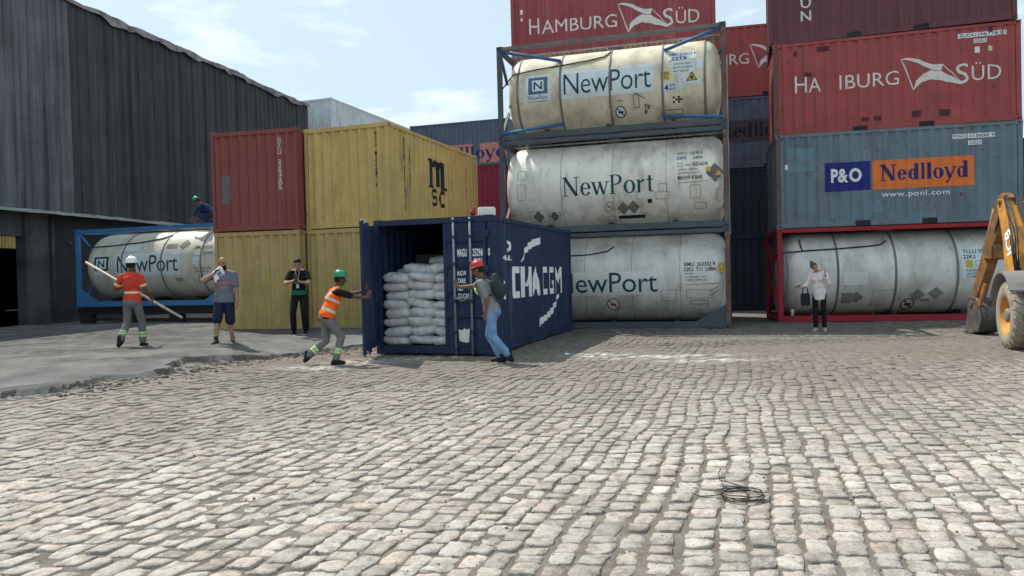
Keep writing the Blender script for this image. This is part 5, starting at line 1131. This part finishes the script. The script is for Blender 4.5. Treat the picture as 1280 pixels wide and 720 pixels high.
        for j in range(n+1):
            a = R(-60+120*j/n); v += [A @ V3((.104*k*.93*math.sin(a), .112*k*math.cos(a), .006*k)), A @ V3((.108*k*.93*math.sin(a), (.112+.045*math.cos(a))*k*math.cos(a)+.0, -.008*k))]
        g.add(v, [(2*j, 2*j+1, 2*j+3, 2*j+2) for j in range(n)], True)
        g.build('hard_hat', hat, t)
    t['_'] = 0; del t['_']
    Tw_ = Matrix.Translation(Vector(pos)) @ Matrix.Rotation(face, 4, 'Z')
    return t, Tw_, dict(wr=wr, hd=hdv, nb=nb, chest=chest, RT=RT, lum=lum, el=el, hc=hc, P=P)

# 1 man with the long pole, walking away (index 0 = +x = his right = picture right when seen from behind)
def f_orange(c, x):
    q = (c-x['lum']) @ x['RT'].T/x['k']; idx = np.zeros(len(c), int); idx[np.abs(q[:, 2]-.06) < .022] = 1
    for i in (0, 1):
        ax_ = x['el'][i]-x['sh'][i]; tt = (c-x['sh'][i]) @ ax_/ax_.dot(ax_); dd_ = np.linalg.norm(c-x['sh'][i]-tt[:, None]*ax_, axis=1); idx[(dd_ < .085) & (np.abs(tt-.62) < .08) & (np.abs(q[:, 0]) > .15)] = 1
    return idx
p1 = (-7.57, 14.72, gz1(-7.57, 14.72)+.04)
person('man in orange-red shirt and white hard hat seen from behind, carrying a long pole', p1, R(-5), 1.76, hands=((.27, .24, .96), (-.29, .22, 1.22)), elbows=((.3, -.9, -.5), (-.45, -.8, -.7)), hand_dir=((.2, .4, -.9), (.5, .6, .1)),
       feet=((.10, .16), (-.12, -.26)), foot_up=(0, .07), foot_pitch=(0, -.7), skin='skin_dark', top=['cloth_orange_red', 'reflect_yellow'], topfn=f_orange, pants='cloth_grey', legband=True, hat='hat_white', hair='hair_black', sleeve=.7, fin_curl=(1.2, 1.2))
q = G(); a = Vector((-1.10, .27, 1.73)); b = Vector((.88, .25, .56))
po = thing('pole', 'long pale wooden pole slanting across the man in orange-red', 'pole', (p1[0], p1[1], p1[2]), R(-3)); q.tube([a, a.lerp(b, .5)+Vector((0, 0, -.008)), b], .026, 10); q.build('shaft', 'pole_wood', po)
# 2 bald man with towel, facing the camera
def f_stripe(c, x):
    q = (c-x['lum']) @ x['RT'].T/x['k']; idx = np.zeros(len(c), int); idx[(np.abs(q[:, 2]-.205) < .022) & (np.abs(q[:, 0]) < .2)] = 1; return idx
p2 = (-5.74, 14.75, gz1(-5.74, 14.75)+.045)
_, T2_, j2 = person('bald bearded man in blue-grey shirt and navy shorts wiping his neck', p2, R(183), 1.74, hands=((.12, .20, 1.42), None), elbows=((1, .2, -.6), None), hand_dir=((-.5, .1, .75), None), neck=(0, .12), head=(0, .2),
       feet=((.12, .22), (-.10, -.10)), foot_up=(0.0, .0), foot_pitch=(0, 0), toe=(.2, -.3), skin='skin_tan', beard=True, top=['cloth_blue_grey', 'cloth_coral'], topfn=f_stripe, pants='cloth_navy', shorts=True, shoes='boot_olive', fin_curl=(.9, .5), sleeve=.75, bulk=1.12, shirt_len=.03)
tw = thing('towel', 'white towel held to the neck of the bald man', 'towel', p2, R(183)); g = G()
for a_0, b_0, r0, r1 in (((.02, .13, 1.53), (.13, .17, 1.42), .045, .04), ((.13, .17, 1.42), (.06, .17, 1.33), .04, .03), ((.02, .13, 1.53), (-.03, .12, 1.42), .04, .03), ((.13, .17, 1.45), (.10, .18, 1.27), .03, .025)): g.cap(a_0, b_0, r0, r1)
remesh(g, 'cloth', .01, ['towel_white'], tw, None, 1)
# 3 man with phone
def f_waist(c, x):
    q = (c-x['lum']) @ x['RT'].T/x['k']; idx = np.zeros(len(c), int); idx[(np.abs(q[:, 2]+.06) < .05)] = 1; return idx
p3 = (-4.93, 17.1, gz1(-4.93, 17.1)+.045)
person('man in black shirt and trousers looking at a phone before the yellow containers', p3, R(186), 1.78, hands=((.05, .27, 1.24), (-.04, .28, 1.22)), elbows=((1, -.3, -.5), (-1, -.3, -.5)), hand_dir=((-.5, .6, .3), (.5, .6, .3)), neck=(0, .25), head=(0, .25),
       feet=((.13, .05), (-.13, .0)), skin='skin_fair', hair='hair_black', top=['cloth_black', 'cloth_green'], topfn=f_waist, pants='cloth_black', shoes='boot_black', fin_curl=(1., 1.), toe=(.2, -.2))
ph = thing('phone', 'dark phone in the hands of the man in black', 'phone', p3, R(186)); g = G(); T_ = Matrix.Translation((0, .36, 1.27)) @ Matrix.Rotation(R(35), 4, 'X'); g.box(-.037, .037, -.005, .005, -.07, .07, .006, T_); g.build('case', 'phone_black', ph)
g = G(); g.box(-.032, .032, -.0075, -.0055, -.062, .062, 0, T_); g.build('screen', 'glass_dark', ph)
ly = thing('lanyard', 'pale lanyard with a badge hanging on the black shirt', 'lanyard', p3, R(186)); g = G(); g.tube([(.05, .09, 1.48), (.03, .135, 1.38), (.0, .145, 1.16)], .004, 5); g.tube([(-.05, .09, 1.48), (-.03, .135, 1.38), (.0, .145, 1.16)], .004, 5); g.build('strap', 'reflect_silver', ly); G().box(-.03, .03, .145, .149, 1.07, 1.16, .001).build('badge', 'label_white', ly)
# 4 man in orange vest pushing the door leaf, facing right
p4 = (-3.20, 12.95, gz1(-3.2, 12.95)+.012)
f4 = math.atan2(.62, 1)-math.pi/2
person('man in orange vest and green hard hat pushing the open container door', p4, R(-68), 1.70, pelvis=(0, -.06, .84), lean=(0, .46), neck=(0, -.35), head=(0, .0), hands=((-.12, .62, 1.16), (.14, .60, 1.28)) and ((.15, .64, 1.14), (-.12, .62, 1.26)), elbows=((.6, 0, -1), (-.6, 0, -1)), hand_dir=((.0, .45, .9), (0, .45, .9)),
       feet=((.10, .06), (-.10, -.40)), foot_up=(0, .08), foot_pitch=(0, -.75), knees=((0, 1, 0), (0, 1, .1)), skin='skin_dark', top=['cloth_black'], vest='cloth_vest', pants='cloth_grey', legband=True, hat='hat_green', hair='hair_black', sleeve=.8, fin_curl=(.15, .15))
# 5 man in red hard hat with a backpack, facing left, hand on the door
p5 = (-.20, 12.62, gz1(-.2, 12.62)+.014)
_, T5, j5 = person('man in red hard hat, grey tee and jeans leaning on the closed door', p5, R(74), 1.78, pelvis=(0, .16, .90), lean=(0, .34), neck=(0, -.15), head=(0, .1), hands=((.20, 1.0, 1.28), (-.16, .22, .84)), elbows=((.3, -.2, -1), (-.2, -1, 0)), hand_dir=((.2, .5, .85), None),
       feet=((.08, .04), (-.10, -.16)), foot_up=(0, .04), foot_pitch=(0, -.45), skin='skin_brown', top=['cloth_tee_grey'], pants='cloth_denim', shoes='boot_black', hat='hat_red', hair='hair_black', sleeve=.75, fin_curl=(.1, .9))
bp = thing('backpack', 'dark green backpack worn by the man in the red hard hat', 'backpack', p5, R(74)); g = G(); Rm = Matrix.Rotation(-.24, 3, 'X')
cc = j5['chest']+j5['RT'] @ Vector((0, -.215, -.01)); g.ell(cc, (.155, .095, .22), Rm, 12); g.ell(cc+Rm @ Vector((0, -.06, -.07)), (.12, .07, .12), Rm, 10); g.ell(cc+Rm @ Vector((0, .0, .16)), (.10, .07, .08), Rm, 10); remesh(g, 'pack_body', .012, ['pack_green'], bp, None, 2)
for s in (1, -1):
    g = G(); pts = [(s*.09, -.14, .18), (s*.105, -.02, .235), (s*.11, .10, .16), (s*.115, .125, .05), (s*.13, .06, -.06), (s*.13, -.12, -.12)]
    g.tube([j5['chest']+j5['RT'] @ Vector(p_) for p_ in pts], .02, 8, flat=.5); st_ = g.build('shoulder_strap', 'pack_green', bp)
    g = G(); g.tube([j5['chest']+j5['RT'] @ Vector(p_) for p_ in ((s*.12, .132, .10), (s*.125, .135, .03), (s*.135, .11, -.02))], .026, 8, flat=.5); g.build('reflective_patch', 'reflect_lime', st_)
# 6 woman
p6 = (7.14, 17.18, gz1(7.14, 17.18)+.012)
_, T6, j6 = person('woman in pale blouse and dark trousers looking down at her phone', p6, R(148), 1.63, pelvis=(0, 0, .885), lean=(.05, .08), neck=(.22, .3, .25), head=(.18, .22), hands=((.33, .27, 1.03), (-.17, .24, 1.33)), elbows=((.25, -.6, -1), (-.35, -.2, -1)), hand_dir=((.7, .6, .05), (-.05, .1, 1)),
       feet=((.07, .10), (-.10, -.02)), skin='skin_fair', hair='hair_blond', top=['cloth_shirt_white'], pants='cloth_black', shoes='shoe_light', female=True, sleeve=1.6, shirt_len=.10, fin_curl=(.8, .2), toe=(.2, -.3))
hb_ = j6['wr'][0]-Vector((.07, 0, 0)); bgm = thing('handbag', 'black handbag hanging from the woman\'s forearm', 'handbag', p6, R(148)); g = G(); g.box(hb_.x-.10, hb_.x+.10, hb_.y-.045, hb_.y+.045, hb_.z-.42, hb_.z-.13, .02); g.build('bag_body', 'bag_black', bgm)
for yy in (-.035, .035):
    g = G(); g.tube([(hb_.x-.06, hb_.y+yy, hb_.z-.14), (hb_.x-.05, hb_.y+yy*.7, hb_.z-.02), (hb_.x, hb_.y, hb_.z+.035), (hb_.x+.05, hb_.y+yy*.7, hb_.z-.02), (hb_.x+.06, hb_.y+yy, hb_.z-.14)], .007, 6); g.build('handle', 'bag_black', bgm)
pw = j6['wr'][0]+j6['hd'][0]*.10; ph = thing('phone', 'dark phone in the outstretched hand of the woman', 'phone', p6, R(148)); g = G(); T_ = Matrix.Translation(pw+Vector((0, 0, .03))) @ Matrix.Rotation(R(-60), 4, 'Z') @ Matrix.Rotation(R(68), 4, 'X'); g.box(-.037, .037, -.005, .005, -.07, .07, .006, T_); g.build('case', 'phone_black', ph)
g = G(); g.box(-.032, .032, .0055, .0075, -.062, .062, 0, T_); g.build('screen', 'glass_dark', ph)
# 7 man crouching on the tank
a = -R(18.1); p7 = Vector(TLo)+Matrix.Rotation(a, 3, 'Z') @ Vector((4.52, .95, CH-.015))
person('man in navy clothes and green hard hat crouching on top of the tank', p7, R(98), 1.72, pelvis=(0, -.28, .36), lean=(0, .95), neck=(0, -.25), head=(0, .1), hands=((.18, .42, .10), (-.16, .46, .12)), elbows=((.8, .2, .2), (-.8, .2, .2)), hand_dir=((0, .3, -1), (0, .3, -1)),
       feet=((.14, -.05), (-.14, -.22)), knees=((.3, 1, .3), (-.3, 1, .3)), skin='skin_brown', top=['cloth_navy_blue'], pants='cloth_navy_blue', shoes='boot_black', hat='hat_green', hair='hair_black', sleeve=1.5, fin_curl=(.8, .8))

# ------------------------------------------------------------------ backhoe
BX, BY = 8.62, 12.78; yawb = R(-20)
bk = thing('backhoe', 'yellow backhoe at the right edge with a dusty lugged tyre and folded boom', 'backhoe', (BX, BY, gz1(BX, BY)), 0)
rear = Vector((math.sin(R(20)), math.cos(R(20)), 0)); rt = Vector((math.cos(R(20)), -math.sin(R(20)), 0)); U = Vector((0, 0, 1))
def wheel(c, r, w, name='wheel', lugs=22):
    A = Matrix((rear, -rt, U)).transposed().to_4x4(); A = Matrix.Translation(c) @ A       # local y = outward (left)
    g = G(); g.lathe([(r*.56, w*.46), (r*.62, w*.50), (r*.80, w*.52), (r*.93, w*.44), (r*.955, w*.30), (r*.955, -w*.30), (r*.93, -w*.44), (r*.80, -w*.52), (r*.62, -w*.5), (r*.56, -w*.46)], 'Y', 56, A)
    wh_ = g.build(name, 'tyre', bk); g = G()
    for k in range(lugs):
        for s in (1, -1):
            a0 = 2*math.pi*(k+(.5 if s < 0 else 0))/lugs; v = []
            for (aa, yy, rr) in ((0, .50, .86), (0, .44, .97), (.14, .22, 1.0), (.26, .0, 1.0)):
                for da in (-.045, .045):
                    for dr_ in (-.09, .0):
                        an = a0+aa+da; R_ = r*(rr+dr_); v.append(A @ Vector((R_*math.cos(an), s*yy*w, R_*math.sin(an))))
            f = []
            for i in range(3):
                b = 4*i; f += [(b, b+1, b+5, b+4), (b+1, b+3, b+7, b+5), (b+3, b+2, b+6, b+7), (b+2, b, b+4, b+6)]
            f += [(0, 2, 3, 1), (12, 13, 15, 14)]; g.add(v, f)
    g.build('tyre_lugs', 'tyre', wh_)
    g = G(); g.lathe([(r*.565, w*.47), (r*.53, w*.45), (r*.50, w*.30), (r*.34, w*.20), (r*.30, w*.12), (r*.02, w*.12)], 'Y', 40, A); g.build('rim', 'machine_yellow', wh_)
    g = G(); g.lathe([(r*.20, w*.12), (r*.20, w*.42), (r*.15, w*.46), (.005, w*.46)], 'Y', 12, A); 
    for k in range(8): a_k = 2*math.pi*k/8; g.lathe([(.02, w*.12), (.02, w*.22), (.002, w*.22)], 'Y', 6, A @ Matrix.Translation((r*.26*math.cos(a_k), 0, r*.26*math.sin(a_k))))
    g.build('hub', 'machine_grey', wh_)
cW = rt*.12+U*.59
wheel(cW, .60, .44); wheel(cW+rt*1.75, .60, .44)
wheel(cW-rear*2.25+rt*.25+U*(-.12), .46, .30, lugs=18); wheel(cW-rear*2.25+rt*1.5+U*(-.12), .46, .30, lugs=18)
def fbox(name, m, s0, s1, r0, r1, z0, z1, bev=.03):   # s along rear axis, r to the right
    A = Matrix((rear, rt, U)).transposed().to_4x4(); g = G(); g.box(s0, s1, r0, r1, z0, z1, bev, A); return g.build(name, m, bk)
fbox('chassis', 'machine_grey', -3.0, .9, .75, 1.35, .45, .85); fbox('engine_hood', 'machine_yellow', -3.1, -.9, .72, 1.42, .86, 1.55, .08)
fbox('cab_roof', 'machine_yellow', -1.0, .42, .30, 1.85, 2.52, 2.62, .04); fbox('cab_window', 'glass_dark', -.82, .28, .62, 1.60, 1.35, 2.5, .03); fbox('cab_body', 'machine_yellow', -.82, .28, .60, 1.62, .86, 1.34, .05)
for (s_, r_) in ((-.88, .56), (.30, .56), (-.88, 1.62), (.30, 1.62)): fbox('cab_post', 'black_metal', s_, s_+.06, r_, r_+.06, .86, 2.52, .01)
# fender above the near wheel
g = G(); v = []; n = 10
for k in range(n+1):
    an = R(18+128*k/n); c = cW+rear*(.70*math.cos(an))+U*(.72*math.sin(an)+.02)
    v += [c-rt*.28, c+rt*.34, c+rt*.34+U*.035, c-rt*.28+U*.035]
g.add(v, [(4*k+a, 4*k+(a+1) % 4, 4*k+4+(a+1) % 4, 4*k+4+a) for k in range(n) for a in range(4)]+[(0, 1, 2, 3), (4*n+3, 4*n+2, 4*n+1, 4*n)]); g.build('fender', 'machine_grey', bk)
# boom, dipper, bucket: world coordinates relative to root
O_ = Vector((BX, BY, gz1(BX, BY))); WL = lambda x, y, z: Vector((x, y, z))-O_
kp = WL(9.42, 13.75, .85); kt = WL(9.87, 14.75, 2.72); kb = WL(9.84, 15.62, .66)
def arm(name, m, pts, w):      # pts: list of (point, depth) beam with side plates; depth measured in the arm's plane
    n_ = Vector((1, 0, 0)); g = G(); v = []
    for i, (p_, h) in enumerate(pts):
        d_ = (pts[min(i+1, len(pts)-1)][0]-pts[max(0, i-1)][0]).normalized(); u_ = n_.cross(d_).normalized()
        v += [p_-n_*w/2-u_*h/2, p_+n_*w/2-u_*h/2, p_+n_*w/2+u_*h/2, p_-n_*w/2+u_*h/2]
    k = len(pts); g.add(v, [(4*i+a, 4*i+(a+1) % 4, 4*i+4+(a+1) % 4, 4*i+4+a) for i in range(k-1) for a in range(4)]+[(3, 2, 1, 0), (4*k-4, 4*k-3, 4*k-2, 4*k-1)])
    return g.build(name, m, bk)
bo = arm('boom', 'machine_yellow', [(kp, .30), (kp.lerp(kt, .3)+Vector((0, -.10, .12)), .46), (kp.lerp(kt, .62)+Vector((0, -.10, .08)), .38), (kt, .22)], .22)
di = arm('dipper', 'machine_worn', [(kt+Vector((0, -.10, .12)), .16), (kt, .26), (kt.lerp(kb, .45), .26), (kb+Vector((0, 0, .1)), .16)], .20)
for nm, a, b, off in (('boom', kp, kt, (-.11, -.22, .16)), ('dipper', kt, kb, (0, .20, .12))):
    o3 = Vector(off); par = bo if nm == 'boom' else di; a1 = a.lerp(b, .12)+o3; b1 = a.lerp(b, .92)+o3*.6
    g = G(); g.tube([a1, a1.lerp(b1, .55)], .055, 12); cy = g.build('hydraulic_cylinder', 'black_metal' if nm == 'boom' else 'machine_worn', par); g = G(); g.tube([a1.lerp(b1, .5), b1], .032, 12); g.build('piston_rod', 'chrome', cy)
g = G()
for s in (-1, 1):
    for k in range(3): o3 = Vector((s*.12, -.12-.05*k, .1+.03*k)); g.tube([kp+o3, kp.lerp(kt, .5)+o3*1.4+Vector((0, -.1, .1)), kt+o3*.8, kt.lerp(kb, .3)+Vector((s*.12, -.12, 0))], .012, 6)
g.build('hydraulic_hose', 'black_metal', bo)
for p_ in (kp, kt, kb): g = G(); g.tube([p_-Vector((.17, 0, 0)), p_+Vector((.17, 0, 0))], .055, 14); g.build('pivot_pin', 'machine_worn', bk)
# knuckle bracket half-way down the dipper
g = G(); c = kt.lerp(kb, .50); g.box(c.x-.17, c.x+.17, c.y-.30, c.y+.05, c.z-.12, c.z+.20, .03); g.build('linkage_bracket', 'machine_worn', di)
g = G(); g.bar(kt.lerp(kb, .8)+Vector((-.12, -.25, .0)), kb+Vector((-.12, -.20, -.15)), .05, .08); g.bar(kt.lerp(kb, .8)+Vector((.12, -.25, .0)), kb+Vector((.12, -.20, -.15)), .05, .08); g.build('bucket_link', 'machine_worn', di)
# bucket
g = G(); prb = [(.10, .12), (-.12, .10), (-.30, -.08), (-.36, -.32), (-.24, -.56), (.02, -.62), (.22, -.60)]; v = []
for y_, z_ in prb: v += [kb+Vector((-.13, y_, z_)), kb+Vector((.34, y_, z_))]
g.add(v, [(2*i, 2*i+1, 2*i+3, 2*i+2) for i in range(len(prb)-1)], True)
for s in (0, 1):
    base = [kb+Vector((-.13 if s == 0 else .34, y_, z_)) for y_, z_ in prb]; g.add(base+[kb+Vector((-.13 if s == 0 else .34, .12, -.2))], [tuple(range(len(prb)+1))])
bu = g.build('bucket', 'bucket', bk)
m_ = bu.modifiers.new('solid', 'SOLIDIFY'); m_.thickness = .02
g = G()
for k in range(5): g.box(kb.x-.12+k*.102, kb.x-.07+k*.102, kb.y+.20, kb.y+.32, kb.z-.64, kb.z-.60)
g.build('bucket_teeth', 'bucket', bu)
d = Decal(); d.text('JCB', 0, 0, .60, .24, .04); uu = (kt-kp).normalized(); nn_ = Vector((1, 0, 0)).cross(uu).normalized()
d.wrap('lettering', ['letter_white2'], bo, lambda u, v, dd: tuple(kp.lerp(kt, .36)+Vector((-.116, -.10, .10))+uu*u+nn_*(v-.13)*-1 ))
fbox('swing_post', 'machine_worn', .85, 1.12, .80, 1.25, .40, 1.0, .03)
g = G(); g.bar(rear*1.0+rt*1.05+U*.75, kp, .18, .22); g.build('swing_bracket', 'machine_worn', bk)

# ------------------------------------------------------------------ small things
cx_, cy_ = 1.47, 4.80; cz = gz1(cx_, cy_)+.022
co = thing('wire_coil', 'small coil of dark wire lying on the near cobblestones', 'wire', (cx_, cy_, cz)); g = G()
for k in range(5):
    rr = .135+.012*rng.uniform(-1, 1); ox, oy = rng.uniform(-.012, .012), rng.uniform(-.012, .012)
    g.tube([(ox+rr*math.cos(2*math.pi*i/36), oy+rr*.95*math.sin(2*math.pi*i/36), .006*k+.006*math.sin(i*.5+k*2)) for i in range(36)], .0032, 5, closed=True)
g.build('loops', 'wire', co); g = G(); g.tube([(.05, .12, .02), (-.03, .22, .03), (-.06, .32, .015), (-.02, .48, .025), (.03, .60, .02)], .0035, 5); g.tube([(-.13, -.02, .02), (-.20, -.01, .01), (-.27, .01, .0), (-.30, .06, 0)], .0035, 5); g.build('loose_end', 'wire', co)
cp = thing('paper_cup', 'white paper cup on the bottom rail of the red frame', 'cup', (7.66, 20.235, .19)); g = G(); g.lathe([(.001, .0), (.036, .0), (.05, .17), (.052, .175), (.048, .176)], 'Z', 20); g.build('cup_body', 'cup', cp)
g = G(); g.lathe([(.001, .178), (.05, .178), (.054, .172)], 'Z', 20); g.build('lid', 'cup', cp)
def scrap(x, y, r, label):
    g = G(); n = 9; v = [(r*rng.uniform(.5, 1.1)*math.cos(2*math.pi*i/n), r*rng.uniform(.5, 1.1)*math.sin(2*math.pi*i/n), rng.uniform(.0, .03)) for i in range(n)]+[(0, 0, .035)]
    g.add(v, [(i, (i+1) % n, n) for i in range(n)]); o_ = g.build('paper_scrap', 'paper'); o_.location = (x, y, gz1(x, y)+.01); tag(o_, label, 'litter')
scrap(.98, 13.6, .06, 'white paper scrap on the ground right of the blue container')
box_ = thing('polystyrene_block', 'small white block standing on the corner of the blue container roof', 'block', (Wm @ Vector((.25, .18, CH-.01))), R(10)); 
G().box(-.16, .16, -.08, .08, 0, .17, .02).build('block_body', 'paper', box_)
g = G(); g.cap((-.26, .0, .07), (-.24, 0, .16), .06, .03); remesh(g, 'rag_tmp', .01, ['sticker_red'], box_, None, 1).name = 'red_rag'
